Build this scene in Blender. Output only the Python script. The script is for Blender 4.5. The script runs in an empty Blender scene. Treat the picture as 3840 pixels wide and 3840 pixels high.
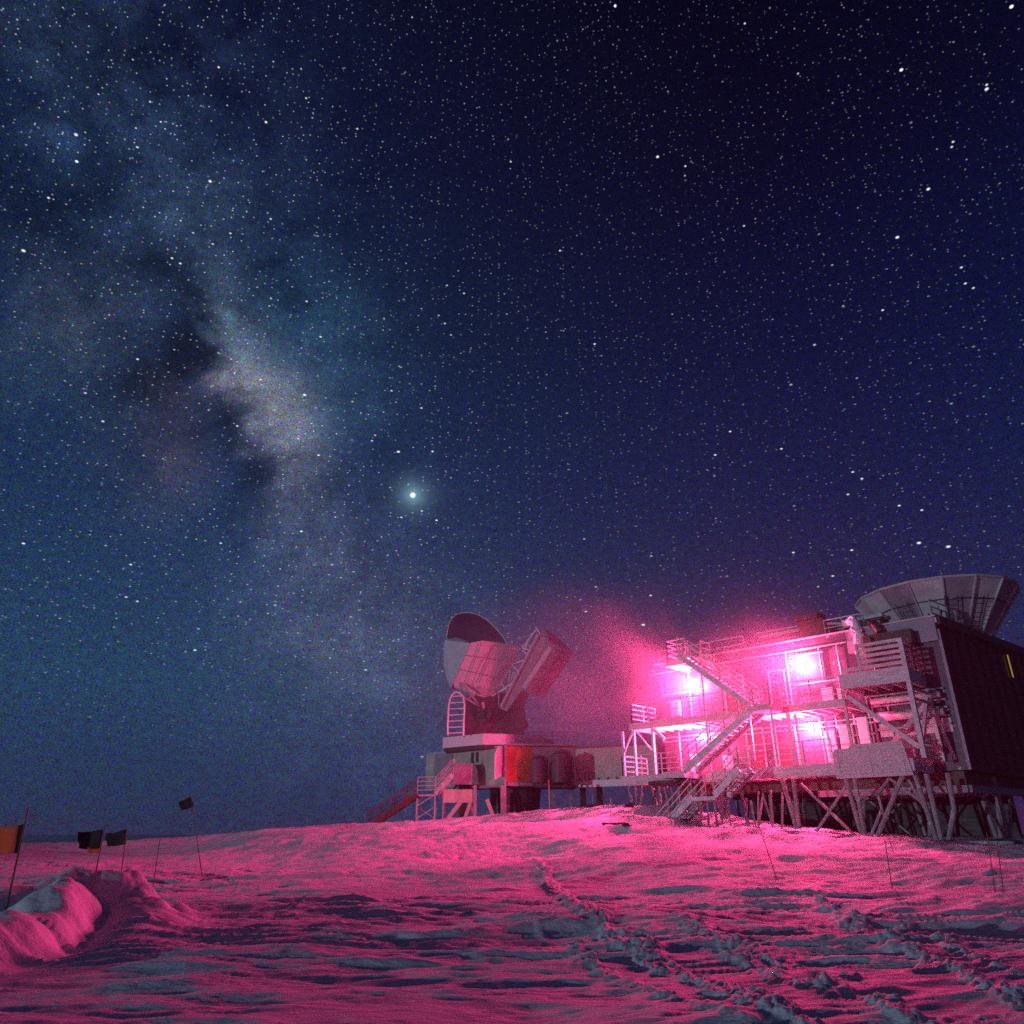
import bpy, bmesh, math, random
import numpy as np
from mathutils import Vector, Matrix
random.seed(7)
R = math.radians
SC = bpy.context.scene
COL = SC.collection

# ------------------------------------------------------------------ camera
F, HOR, CZ = 2800.0, 3130.0, 1.7
PITCH = math.atan((HOR-1920)/F)
cam = bpy.data.cameras.new("camera"); camo = bpy.data.objects.new("camera", cam); COL.objects.link(camo)
cam.sensor_width = 36; cam.lens = 36*F/3840; cam.clip_start = .1; cam.clip_end = 20000
camo.location = (0, 0, CZ); camo.rotation_euler = (R(90)+PITCH, 0, 0)
SC.camera = camo
SC.render.resolution_x = SC.render.resolution_y = 1024
SC.view_settings.view_transform = 'Standard'; SC.view_settings.look = 'None'
SC.view_settings.exposure = 0; SC.view_settings.gamma = 1
SC.render.engine = 'CYCLES'
SC.cycles.use_denoising = False
SC.cycles.max_bounces = 5; SC.cycles.diffuse_bounces = 3; SC.cycles.volume_bounces = 0
SC.cycles.transparent_max_bounces = 6
SC.cycles.sample_clamp_indirect = 2.5

def ray(x, y):
    a = x-1920; b = 1920-y
    return Vector((a, F*math.cos(PITCH)-b*math.sin(PITCH), F*math.sin(PITCH)+b*math.cos(PITCH)))
def at(x, y, Y):                       # the place in the world that the survey point (x, y) has at depth Y
    d = ray(x, y); k = Y/d.y
    return Vector((d.x*k, Y, CZ+d.z*k))

# ------------------------------------------------------------------ sky
world = bpy.data.worlds.new("World"); SC.world = world; world.use_nodes = True
wt = world.node_tree; wt.nodes.clear()
def N(tree, kind, **kw):
    n = tree.nodes.new(kind)
    for k, v in kw.items(): setattr(n, k, v)
    return n
q5 = math.sqrt(.5)
O2 = Vector((13.667, 38.0, 0)); US = Vector((q5, -q5, 0)); NT = Vector((-q5, -q5, 0))
def P(s, t, z): return O2+US*s+NT*t+Vector((0, 0, z))
class NB:                               # tiny node-maths builder
    def __init__(s, t): s.t = t
    def val(s, n, i, v):
        if isinstance(v, (int, float)): n.inputs[i].default_value = v
        elif isinstance(v, (tuple, list, Vector)): n.inputs[i].default_value = tuple(v)
        else: s.t.links.new(v, n.inputs[i])
    def m(s, op, a, b=None, c=None, clamp=False):
        n = N(s.t, 'ShaderNodeMath', operation=op, use_clamp=clamp)
        s.val(n, 0, a)
        if b is not None: s.val(n, 1, b)
        if c is not None: s.val(n, 2, c)
        return n.outputs[0]
    def v(s, op, a, b=None, out=0):
        n = N(s.t, 'ShaderNodeVectorMath', operation=op)
        s.val(n, 0, a)
        if b is not None:
            if op == 'SCALE': s.val(n, 3, b)
            else: s.val(n, 1, b)
        return n.outputs[out]
    def ramp(s, f, stops, interp='LINEAR'):
        n = N(s.t, 'ShaderNodeValToRGB'); n.color_ramp.interpolation = interp
        e = n.color_ramp.elements
        while len(e) < len(stops): e.new(.5)
        for q, (p, c) in zip(e, stops):
            q.position = p; q.color = (*c, 1) if len(c) == 3 else c
        s.val(n, 0, f); return n.outputs[0]
    def mr(s, f, a, b, c=0., d=1., kind='SMOOTHSTEP'):
        n = N(s.t, 'ShaderNodeMapRange', interpolation_type=kind)
        s.val(n, 0, f); s.val(n, 1, a); s.val(n, 2, b); s.val(n, 3, c); s.val(n, 4, d)
        return n.outputs[0]
    def mix(s, f, a, b, blend='MIX'):
        n = N(s.t, 'ShaderNodeMix', data_type='RGBA', blend_type=blend)
        s.val(n, 0, f)
        for i, q in ((6, a), (7, b)):
            if isinstance(q, tuple) and len(q) == 3: q = (*q, 1)
            s.val(n, i, q)
        return n.outputs[2]
    def noise(s, vec, scale, detail=3, rough=.5, out=0, dim='3D', dist=0.):
        n = N(s.t, 'ShaderNodeTexNoise', noise_dimensions=dim)
        s.val(n, 'Vector' if 0 else 0, vec); n.inputs['Scale'].default_value = scale
        n.inputs['Detail'].default_value = detail; n.inputs['Roughness'].default_value = rough
        n.inputs['Distortion'].default_value = dist
        return n.outputs[out]

def build_sky():
    b = NB(wt)
    tc = N(wt, 'ShaderNodeTexCoord').outputs['Generated']
    sep = N(wt, 'ShaderNodeSeparateXYZ'); wt.links.new(tc, sep.inputs[0])
    X, Y, Z = sep.outputs
    az = b.m('ARCTAN2', X, Y)                 # radians, right positive
    el = b.m('ARCSINE', Z)
    t = b.m('MULTIPLY', el, 1/R(60), clamp=True)
    left = b.ramp(t, [(0, (.024, .030, .085)), (.03, (.017, .036, .098)), (.075, (.015, .042, .108)), (.16, (.015, .055, .122)), (.26, (.0125, .045, .108)),
                      (.42, (.006, .026, .078)), (.6, (.0032, .015, .048)), (.8, (.0022, .0065, .030)), (1, (.0014, .0035, .018))])
    right = b.ramp(t, [(0, (.045, .012, .070)), (.2, (.012, .020, .078)), (0.38, (.0035, .012, .062)), (.55, (.0010, .0062, .040)),
                       (.75, (.0008, .0024, .018)), (1, (.0002, .0006, .006))])
    fr = b.mr(az, R(-24), R(30))
    base = b.mix(fr, left, right)
    # the Milky Way: bright and dark clouds round real sky directions, ragged by noise
    warp = b.noise(tc, 8.0, 7, .66, out=1)
    wv = b.v('SCALE', b.v('SUBTRACT', warp, (.5, .5, .5)), .095)
    dw = b.v('ADD', tc, wv)
    tok = [None]
    def seq(v):                              # make each step wait for the one before it, so that few values are live at once
        if tok[0] is None: return v
        n = N(wt, 'ShaderNodeVectorMath', operation='MULTIPLY_ADD')
        b.val(n, 0, tok[0]); b.val(n, 1, (1e-8, 1e-8, 1e-8)); b.val(n, 2, v); return n.outputs[0]
    def blob(px, py, sig):
        c = ray(px, py).normalized()
        d = b.v('DISTANCE', seq(dw), tuple(c), out=1)
        q = b.m('DIVIDE', d, sig/2900.0)
        return b.m('EXPONENT', b.m('MULTIPLY', b.m('MULTIPLY', q, q), -1.0))
    acc = None
    nrm = ray(300, 0).normalized().cross(ray(1230, 2200).normalized()).normalized()
    dotn = b.v('DOT_PRODUCT', dw, tuple(nrm), out=1)
    n1 = b.noise(tc, 7.5, 8, .68, dist=.6); n2 = b.noise(tc, 16.0, 8, .72)
    def bell(off, sig):
        q = b.m('DIVIDE', b.m('ADD', dotn, off), sig); return b.m('EXPONENT', b.m('MULTIPLY', b.m('MULTIPLY', q, q), -1.0))
    mottle = b.mr(b.m('ADD', b.m('MULTIPLY', n1, .6), b.m('MULTIPLY', n2, .4)), .40, .62, .02, 2.0, 'LINEAR')
    band = b.m('MULTIPLY', bell(.03, .16), mottle)
    acc = b.v('SCALE', (.0062, .0115, .026), band)
    tok[0] = acc
    clouds = [(820, 1050, 75, (.024, .034, .040)), (870, 1190, 85, (.050, .066, .072)), (950, 1300, 95, (.046, .056, .062)), (950, 1430, 105, (.085, .074, .068)), (1050, 1510, 120, (.100, .100, .100)), (1100, 1620, 100, (.060, .064, .070)),
              (1020, 1650, 80, (.055, .046, .046)), (1110, 1740, 110, (.055, .056, .066)), (1080, 1870, 120, (.034, .034, .044)), (1180, 2000, 160, (.022, .022, .030)), (1230, 1440, 240, (.010, .028, .042)), (1120, 1180, 210, (.004, .018, .030)),
              (740, 860, 170, (.012, .022, .030)), (620, 640, 200, (.006, .013, .022)), (250, 250, 170, (.008, .017, .026)), (1330, 2380, 330, (.036, .030, .036)), (600, 1750, 150, (.034, .022, .020)), (640, 1500, 110, (.022, .014, .014)), (330, 1150, 180, (.022, .027, .032)), (200, 1420, 200, (.010, .018, .024)),
              (840, 1440, 45, (.045, .022, .018)), (880, 1175, 26, (.03, .09, .12)), (288, 540, 40, (.012, .035, .080)), (275, 590, 36, (.01, .03, .06)), (1010, 2020, 50, (.02, .03, .06)), (905, 1715, 24, (.05, .06, .12)), (470, 830, 30, (.01, .02, .06))]
    for px, py, s, c in clouds:
        f = blob(px, py, s)
        e = b.v('SCALE', c, f)
        acc = b.v('ADD', acc, e)
        tok[0] = acc
    ragged = b.mr(n2, .34, .66, .45, 1.5, 'LINEAR')
    acc = b.v('SCALE', acc, ragged)
    tot = b.v('ADD', base, acc); tok[0] = tot
    # branching dust
    n3 = b.noise(b.v('ADD', seq(tc), (3.1, 7.7, 1.3)), 5.5, 8, .66, dist=1.1)
    lane = b.m('MULTIPLY', b.m('MULTIPLY', b.mr(n3, .44, .66), bell(-.035, .14)), b.mr(el, R(12), R(30)))
    lane2 = 0.0
    for px, py, s, k in [(760, 1330, 75, .9), (700, 1250, 90, .6), (640, 1370, 100, .7), (840, 1560, 55, .8), (880, 1690, 55, .7), (940, 1800, 60, .6), (990, 1910, 60, .4), (540, 1440, 90, .5), (700, 1110, 60, .6), (590, 1010, 70, .5), (420, 1490, 110, .5), (350, 640, 90, .45), (110, 780, 130, .6), (420, 220, 120, .5), (640, 1600, 70, .4), (1240, 1340, 60, .0)]:
        lane2 = b.m('MULTIPLY_ADD', blob(px, py, s), k, lane2); tok[0] = lane2
    lane2 = b.m('MULTIPLY', lane2, b.mr(n1, .33, .55, .45, 1.0, 'LINEAR'))
    dark = b.m('SUBTRACT', 1.0, b.m('MULTIPLY', b.m('ADD', b.m('MULTIPLY', lane, .6), lane2, clamp=True), .66))
    tot = b.v('SCALE', tot, dark); tok[0] = tot
    # faint grain of unresolved stars
    cc = N(wt, 'ShaderNodeCombineXYZ'); wt.links.new(b.m('MULTIPLY', az, .55), cc.inputs[0]); wt.links.new(el, cc.inputs[1])
    P2 = cc.outputs[0]
    g1 = b.noise(P2, 820, 2, .7, out=1, dim='2D')
    g = b.v('ADD', b.v('SCALE', b.v('SUBTRACT', g1, (.5, .5, .5)), 5.2), (1., 1., 1.))
    g2 = b.noise(P2, 170, 3, .7, out=1, dim='2D')
    g = b.v('ADD', g, b.v('SCALE', b.v('SUBTRACT', g2, (.5, .5, .5)), 1.7))
    g = b.v('MAXIMUM', g, (.03, .03, .03))
    tot = b.v('MULTIPLY', tot, g)
    # resolved stars, drawn out a little along their daily circles round the zenith
    low = b.mr(el, R(0.5), R(17))
    mw = b.m('ADD', b.m('MULTIPLY', b.mr(az, R(15), R(-25)), .25), b.m('ADD', b.m('MULTIPLY', b.m('MULTIPLY', band, dark), .75), .62))
    for S, rad, k, gain, seed in [(1/.0060, .100, 7.0, .60, 0.0), (1/.0085, .080, 6.5, .52, 31.3), (1/.016, .045, 7.0, .70, 5.1), (1/.055, .0165, 4.0, 1.2, 9.9), (1/.16, .0068, 2.2, 1.8, 3.3)]:
        vn = N(wt, 'ShaderNodeTexVoronoi', voronoi_dimensions='2D')
        p = b.v('ADD', b.v('SCALE', seq(P2), S), (seed, seed*1.7, 0))
        b.val(vn, 0, p); vn.inputs['Scale'].default_value = 1.0
        d = vn.outputs['Distance']
        core = b.m('SUBTRACT', 1.0, b.mr(d, rad*.15, rad*1.5))
        sc = N(wt, 'ShaderNodeSeparateColor'); wt.links.new(vn.outputs['Color'], sc.inputs[0])
        mag = b.m('MULTIPLY', b.m('POWER', sc.outputs[0], k), gain)
        tint = b.mix(sc.outputs[1], (.42, .72, 1.0), (1.0, .80, .66))
        f = b.m('MULTIPLY', b.m('MULTIPLY', core, mag), b.m('MULTIPLY', low, mw))
        tot = b.v('ADD', tot, b.v('SCALE', tint, f)); tok[0] = tot
    # the brightest stars where they stand
    named = [(2307, 22, 1.6), (3380, 262, 1.7), (3793, 25, 2.), (3700, 318, .9), (3700, 334, 1.2), (820, 252, 1.), (1148, 368, .8), (788, 680, 1.1), (515, 552, .9), (285, 505, 1.1), (182, 742, 1.),
             (88, 940, 1.1), (645, 968, .9), (676, 988, 1.), (798, 915, .7), (864, 875, .8), (1340, 483, .8), (1915, 606, .7), (1150, 1130, .8), (1202, 1263, .9), (978, 1424, .8), (1142, 1481, 1.1),
             (1195, 1707, .9), (516, 1347, .9), (320, 1474, .7), (386, 1580, .9), (88, 2038, 1.), (490, 2117, .8), (515, 2255, .7), (731, 2438, .9), (1622, 1693, 1.), (1494, 1694, 1.1),
             (1580, 1530, .8), (1395, 1653, .7), (1582, 1916, .7), (1637, 1951, 1.), (1505, 1940, .8), (2466, 588, 1.2), (2230, 1290, 1.), (2100, 940, .9), (2197, 2293, .7), (2412, 2343, 1.1), (2440, 2233, .9), (2442, 2085, .5),
             (2682, 1706, 1.), (2738, 1618, .9), (2930, 1683, .9), (3198, 1770, .9), (3232, 1795, .9), (3180, 1854, .8), (3372, 1896, .9), (3457, 1913, .9), (3446, 2036, 1.1), (3556, 2050, 1.1), (3194, 2063, 1.), (2975, 2072, .9),
             (3123, 2160, .8), (3365, 890, 1.2), (3481, 709, 1.1), (3574, 532, .9), (3569, 551, .8), (3605, 1003, .9), (3620, 1063, .9), (3650, 1080, .8), (3310, 1163, .9), (2570, 623, .9), (2790, 847, .7), (2793, 88, .9), (1740, 1100, .7), (1668, 1213, .7), (1645, 1183, .5), (1676, 1070, .6)]
    for px, py, k in named:
        c = ray(px, py).normalized()
        azc = math.atan2(c.x, c.y)*.55; elc = math.asin(c.z)
        d = b.v('DISTANCE', seq(P2), (azc, elc, 0), out=1)
        core = b.m('SUBTRACT', 1.0, b.mr(d, .0003, .00135 if k < 1.05 else .0019))
        tot = b.v('ADD', tot, b.v('SCALE', (.88*k, .95*k, 1.0*k), core)); tok[0] = tot
    # the planet
    c = ray(1548, 1857).normalized()
    d = b.v('DISTANCE', tc, tuple(c), out=1)
    core = b.m('SUBTRACT', 1.0, b.mr(d, .0012, .0042))
    q = b.m('DIVIDE', d, .010); halo = b.m('EXPONENT', b.m('MULTIPLY', q, -1.0))
    tot = b.v('ADD', tot, b.v('SCALE', (1.6, 1.9, 2.0), core))
    tot = b.v('ADD', tot, b.v('SCALE', (.22, .42, .46), halo))
    bg = N(wt, 'ShaderNodeBackground'); wt.links.new(tot, bg.inputs[0]); bg.inputs[1].default_value = 1.0
    out = N(wt, 'ShaderNodeOutputWorld'); wt.links.new(bg.outputs[0], out.inputs[0])
    world.cycles.sampling_method = 'NONE'
build_sky()

# ------------------------------------------------------------------ the moon: low, behind and to the left of the camera
MOON_AZ, MOON_EL = R(236), R(1.8)
sun = bpy.data.lights.new("moonlight", 'SUN'); sun.energy = .85; sun.angle = R(.5); sun.color = (.60, .76, 1.0)
suno = bpy.data.objects.new("moonlight", sun); COL.objects.link(suno)
tow = Vector((math.sin(MOON_AZ)*math.cos(MOON_EL), math.cos(MOON_AZ)*math.cos(MOON_EL), math.sin(MOON_EL)))
suno.rotation_euler = tow.to_track_quat('Z', 'Y').to_euler(); suno.location = (-60, -40, 40)
RED = (1.0, .042, .215)

# ------------------------------------------------------------------ materials
MATS = {}
def mat(name, col, rough=.6, metal=0., var=.25, scale=1.5, col2=None, bump=0., bscale=20., streak=None, emit=None, frost=0.):
    m = bpy.data.materials.new(name); m.use_nodes = True; t = m.node_tree; t.nodes.clear(); b = NB(t)
    pr = N(t, 'ShaderNodeBsdfPrincipled'); out = N(t, 'ShaderNodeOutputMaterial'); t.links.new(pr.outputs[0], out.inputs[0])
    tc = N(t, 'ShaderNodeTexCoord').outputs['Object']
    if streak:
        mp = N(t, 'ShaderNodeMapping'); t.links.new(tc, mp.inputs[0]); mp.inputs['Scale'].default_value = streak; vec = mp.outputs[0]
    else: vec = tc
    n = b.noise(vec, scale, 5, .62)
    f = b.mr(n, .3, .7, 0, 1, 'LINEAR')
    c2 = col2 or tuple(c*(1-var) for c in col); c1 = tuple(min(1, c*(1+var*.5)) for c in col)
    c = b.mix(f, c2, c1)
    if frost:
        fn = b.noise(tc, 3.1, 6, .7)
        ff = b.mr(fn, .62-frost*.25, .74-frost*.2)
        c = b.mix(ff, c, (.72, .75, .78))
    t.links.new(c, pr.inputs['Base Color'])
    pr.inputs['Metallic'].default_value = metal
    t.links.new(b.mr(n, .3, .7, rough*.85, min(1, rough*1.15), 'LINEAR'), pr.inputs['Roughness'])
    if bump:
        bn = N(t, 'ShaderNodeBump'); bn.inputs['Strength'].default_value = bump; bn.inputs['Distance'].default_value = .03
        t.links.new(b.noise(tc, bscale, 4, .6), bn.inputs['Height']); t.links.new(bn.outputs[0], pr.inputs['Normal'])
    if emit:
        pr.inputs['Emission Color'].default_value = (*emit[:3], 1); pr.inputs['Emission Strength'].default_value = emit[3]
    MATS[name] = m; return m
mat('deck_paint', (.62, .58, .58), .6, var=.3, streak=(1, 1, 3), frost=.35, bump=.2)
mat('galvanised_steel', (.48, .48, .50), .45, .35, var=.3, scale=4, frost=.2)
mat('stair_steel', (.56, .54, .56), .5, .3, var=.35, scale=3, frost=.4)
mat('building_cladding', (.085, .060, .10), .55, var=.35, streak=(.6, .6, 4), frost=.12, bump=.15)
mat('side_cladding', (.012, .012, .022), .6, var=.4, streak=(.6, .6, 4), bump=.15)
mat('red_panel', (.17, .032, .055), .6, var=.3)
mat('dark_metal', (.035, .032, .038), .6, var=.4, frost=.05)
mat('brown_metal', (.11, .045, .035), .6, var=.4)
mat('timber', (.64, .58, .58), .75, var=.35, streak=(1, 8, 8), bump=.3)
mat('white_panel', (.74, .72, .74), .5, var=.14, scale=.8, frost=.1, bump=.08)
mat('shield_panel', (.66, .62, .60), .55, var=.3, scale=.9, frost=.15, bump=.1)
mat('shield_rib', (.52, .50, .48), .5, var=.2)
mat('aluminium', (.86, .86, .88), .4, .0, var=.15)
mat('boom_paint', (.44, .33, .40), .55, var=.25)
mat('dark_reflector', (.075, .050, .125), .6, var=.3)
mat('dark_purple_paint', (.10, .055, .085), .6, var=.35)
mat('cream_wall', (.50, .48, .40), .65, var=.3, scale=1.1, streak=(1, 1, .6), frost=.2, bump=.15)
mat('orange_red_wall', (.62, .13, .05), .6, var=.35, bump=.15)
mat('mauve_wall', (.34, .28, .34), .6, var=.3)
mat('rough_timber_leg', (.34, .30, .31), .8, var=.35, streak=(3, 3, 1), frost=.2, bump=.3)
mat('orange_cloth', (.75, .10, .02), .85, var=.3, scale=6)
mat('black_cloth', (.006, .006, .008), .9, var=.3)
mat('bamboo', (.20, .09, .05), .7, var=.4, scale=8)
mat('marker_red', (.75, .05, .03), .7)
mat('glass_dark', (.02, .015, .02), .12)
mat('globe', (1, .5, .6), .3, emit=(1.0, .62, .72, 14))
mat('yellow_light', (.6, .5, .1), .5, emit=(.42, .30, .03, .7))
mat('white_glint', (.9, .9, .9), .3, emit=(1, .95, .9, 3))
mat('haze_dummy', (.5, .5, .5))

# snow
def snow_mat(name='snow'):
    m = bpy.data.materials.new(name); m.use_nodes = True; t = m.node_tree; t.nodes.clear(); b = NB(t)
    pr = N(t, 'ShaderNodeBsdfPrincipled'); out = N(t, 'ShaderNodeOutputMaterial'); t.links.new(pr.outputs[0], out.inputs[0])
    pos = N(t, 'ShaderNodeNewGeometry').outputs['Position']
    n = b.noise(pos, .6, 5, .6)
    c = b.mix(n, (.70, .72, .76), (.84, .85, .88)); t.links.new(c, pr.inputs['Base Color'])
    pr.inputs['Roughness'].default_value = .75; pr.inputs['Specular IOR Level'].default_value = .2
    mp = N(t, 'ShaderNodeMapping'); t.links.new(pos, mp.inputs[0]); mp.inputs['Scale'].default_value = (1, 3.2, 2); mp.inputs['Rotation'].default_value = (0, 0, R(8))
    h1 = b.noise(mp.outputs[0], 3.2, 6, .68); h2 = b.noise(pos, 26, 3, .6)
    h = b.m('ADD', h1, b.m('MULTIPLY', h2, .16))
    bn = N(t, 'ShaderNodeBump'); bn.inputs['Strength'].default_value = .5; bn.inputs['Distance'].default_value = .11
    t.links.new(h, bn.inputs['Height']); t.links.new(bn.outputs[0], pr.inputs['Normal'])
    MATS[name] = m
snow_mat()

# ------------------------------------------------------------------ mesh helpers
WORLD_LOC = {}
class MB:
    def __init__(s): s.v = []; s.f = []
    def quad_box(s, c8):                 # 8 corners: bottom ring 0-3, top ring 4-7
        n = len(s.v); s.v += [Vector(c) for c in c8]
        s.f += [tuple(n+i for i in q) for q in ((3, 2, 1, 0), (4, 5, 6, 7), (0, 1, 5, 4), (1, 2, 6, 5), (2, 3, 7, 6), (3, 0, 4, 7))]
        return s
    def bar(s, p, q, w=.1, h=None, up=(0, 0, 1)):
        p = Vector(p); q = Vector(q); h = w if h is None else h
        d = (q-p); 
        if d.length < 1e-5: return s
        d.normalize(); up = Vector(up)
        if abs(d.dot(up)) > .98: up = Vector((1, 0, 0)) if abs(d.x) < .9 else Vector((0, 1, 0))
        a = d.cross(up).normalized(); b = a.cross(d).normalized()
        a = a*w/2; b = b*h/2
        return s.quad_box([p-a-b, p+a-b, p+a+b, p-a+b, q-a-b, q+a-b, q+a+b, q-a+b])
    def tube(s, p, q, r=.03, r2=None, n=8, cap=True):
        p = Vector(p); q = Vector(q); r2 = r if r2 is None else r2
        d = (q-p).normalized(); up = Vector((0, 0, 1)) if abs(d.z) < .95 else Vector((1, 0, 0))
        a = d.cross(up).normalized(); b = a.cross(d).normalized(); k = len(s.v)
        for (c, rr) in ((p, r), (q, r2)):
            for i in range(n):
                t = 2*math.pi*i/n; s.v.append(c+a*math.cos(t)*rr+b*math.sin(t)*rr)
        for i in range(n):
            j = (i+1) % n; s.f.append((k+i, k+j, k+n+j, k+n+i))
        if cap: s.f += [tuple(k+n-1-i for i in range(n)), tuple(k+n+i for i in range(n))]
        return s
    def path(s, pts, r, n=6):
        for a, b in zip(pts, pts[1:]): s.tube(a, b, r, n=n)
        return s
    def prism(s, pts, ext):              # polygon pushed along a vector
        ext = Vector(ext); k = len(s.v); n = len(pts)
        s.v += [Vector(p) for p in pts]+[Vector(p)+ext for p in pts]
        s.f += [tuple(range(k, k+n)), tuple(k+2*n-1-i for i in range(n))]
        for i in range(n):
            j = (i+1) % n; s.f.append((k+j, k+i, k+n+i, k+n+j))
        return s
    def hull(s, pts):
        bm = bmesh.new()
        for p in pts: bm.verts.new(p)
        bmesh.ops.convex_hull(bm, input=bm.verts)
        bm.verts.index_update(); k = len(s.v)
        s.v += [v.co.copy() for v in bm.verts]
        s.f += [tuple(k+v.index for v in f.verts) for f in bm.faces]
        bm.free(); return s
    def build(s, name, material, parent=None, smooth=False, bevel=0.):
        if parent is not None: org = WORLD_LOC[parent.name]
        else:
            xs = [v.x for v in s.v]; ys = [v.y for v in s.v]; zs = [v.z for v in s.v]
            org = Vector(((min(xs)+max(xs))/2, (min(ys)+max(ys))/2, min(zs)))
        me = bpy.data.meshes.new(name); me.from_pydata([tuple(v-org) for v in s.v], [], s.f)
        bm = bmesh.new(); bm.from_mesh(me); bmesh.ops.recalc_face_normals(bm, faces=bm.faces); bm.to_mesh(me); bm.free()
        me.materials.append(MATS[material])
        if smooth:
            for p in me.polygons: p.use_smooth = True
        o = bpy.data.objects.new(name, me); COL.objects.link(o)
        if parent is not None: o.parent = parent
        else: o.location = org
        WORLD_LOC[o.name] = org
        if bevel:
            md = o.modifiers.new('bevel', 'BEVEL'); md.width = bevel; md.segments = 2; md.limit_method = 'ANGLE'
        return o
def tag(o, label, cat, group=None, kind=None):
    if label: o['label'] = label
    if cat: o['category'] = cat
    if group: o['group'] = group
    if kind: o['kind'] = kind
    return o
def thing(name, label, cat, loc, group=None):
    o = bpy.data.objects.new(name, None); COL.objects.link(o); o.location = loc; o.empty_display_size = .5
    WORLD_LOC[o.name] = Vector(loc)
    return tag(o, label, cat, group)

# frame of the laboratory: s runs right along the front, t comes out towards the camera, z is up
def lbox(mb, s0, s1, t0, t1, z0, z1):
    return mb.quad_box([P(s0, t0, z0), P(s1, t0, z0), P(s1, t1, z0), P(s0, t1, z0), P(s0, t0, z1), P(s1, t0, z1), P(s1, t1, z1), P(s0, t1, z1)])

# ------------------------------------------------------------------ ground
rng = np.random.RandomState(3)
PERM = rng.rand(256, 256)
def vnoise(x, y):
    xi = np.floor(x).astype(int); yi = np.floor(y).astype(int); fx = x-xi; fy = y-yi
    fx = fx*fx*fx*(fx*(fx*6-15)+10); fy = fy*fy*fy*(fy*(fy*6-15)+10)
    g = lambda a, b: PERM[a & 255, b & 255]
    return (g(xi, yi)*(1-fx)+g(xi+1, yi)*fx)*(1-fy)+(g(xi, yi+1)*(1-fx)+g(xi+1, yi+1)*fx)*fy
def fbm(x, y, o=4, k=.5):
    a = 1.; s = 0.; t = 0.
    for i in range(o):
        s = s+a*(vnoise(x+17.3*i, y-9.1*i)-.5); t += a; a *= k; x = x*2.03; y = y*2.03
    return s/t*2
def sst(e0, e1, x):
    t = np.clip((x-e0)/(e1-e0), 0, 1); return t*t*(3-2*t)
CTRL = []
for px, py, Y in [(885, 3152, 60), (1150, 3132, 58), (1400, 3112, 54), (1600, 3088, 52), (1750, 3070, 51), (1913, 3052, 49), (2112, 3032, 47), (2290, 3012, 45), (2438, 3008, 44),
                  (2560, 3040, 42.5), (2600, 3100, 40), (2680, 3112, 38), (2992, 3120, 36.5), (3240, 3142, 34.5), (3520, 3165, 32.5), (3800, 3180, 30.5), (2330, 3090, 40), (2420, 3130, 38), (2100, 3100, 42), (1800, 3115, 43), (1500, 3140, 45), (2350, 3045, 41), (2430, 3070, 40), (2350, 3160, 33), (2700, 3180, 31), (3000, 3190, 30)]:
    p = at(px, py, Y); CTRL.append((p.x, p.y, p.z))
for X, Y, z in [(-30, 60, 1.0), (-50, 60, .7), (-20, 40, .5), (-40, 40, .5), (0, 30, .75), (10, 28, .95), (18, 26, .9), (26, 26, .8), (-12, 30, .4), (-25, 28, .3), (0, 20, .25), (10, 20, .35), (18, 20, .35), (-10, 20, .15), (0, 12, 0), (8, 12, .05), (-8, 12, 0), (14, 12, .05),
                (-20, 12, 0), (0, 4, 0), (-6, 4, 0), (8, 4, 0), (0, -20, 0), (30, 0, 0), (-30, 0, 0), (16, 46, 1.6), (24, 38, 1.5), (30, 42, 1.4), (34, 30, 1.1), (-5, 62, 2.2), (5, 62, 2.3), (15, 62, 2.0), (-15, 66, 1.4), (0, 80, 1.6), (30, 60, 1.4), (-40, 90, .5), (0, 110, .7), (40, 90, .8), (22, 48, 1.5), (8, 52, 2.7)]:
    CTRL.append((X, Y, z))
CA = np.array(CTRL)
def base_h(x, y):
    num = np.zeros_like(x); den = np.zeros_like(x)
    for X, Y, z in CTRL:
        w = 1/(((x-X)**2+(y-Y)**2)/9+.35)**2; num += w*z; den += w
    far = 1/(90./9)**2*.012; r = np.hypot(x, y)
    wf = sst(80, 150, r)*5
    return (num+far*0)/(den+far+wf)
def seg_d(x, y, a, b):
    ax, ay = a; bx, by = b; dx, dy = bx-ax, by-ay; L2 = dx*dx+dy*dy
    t = np.clip(((x-ax)*dx+(y-ay)*dy)/L2, 0, 1); return np.hypot(x-ax-t*dx, y-ay-t*dy), t
def g0(px, py):                          # where a survey ray meets flat snow
    d = ray(px, py); k = -(CZ-.12)/d.z; return (d.x*k, d.y*k)
TRACKS = []
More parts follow.
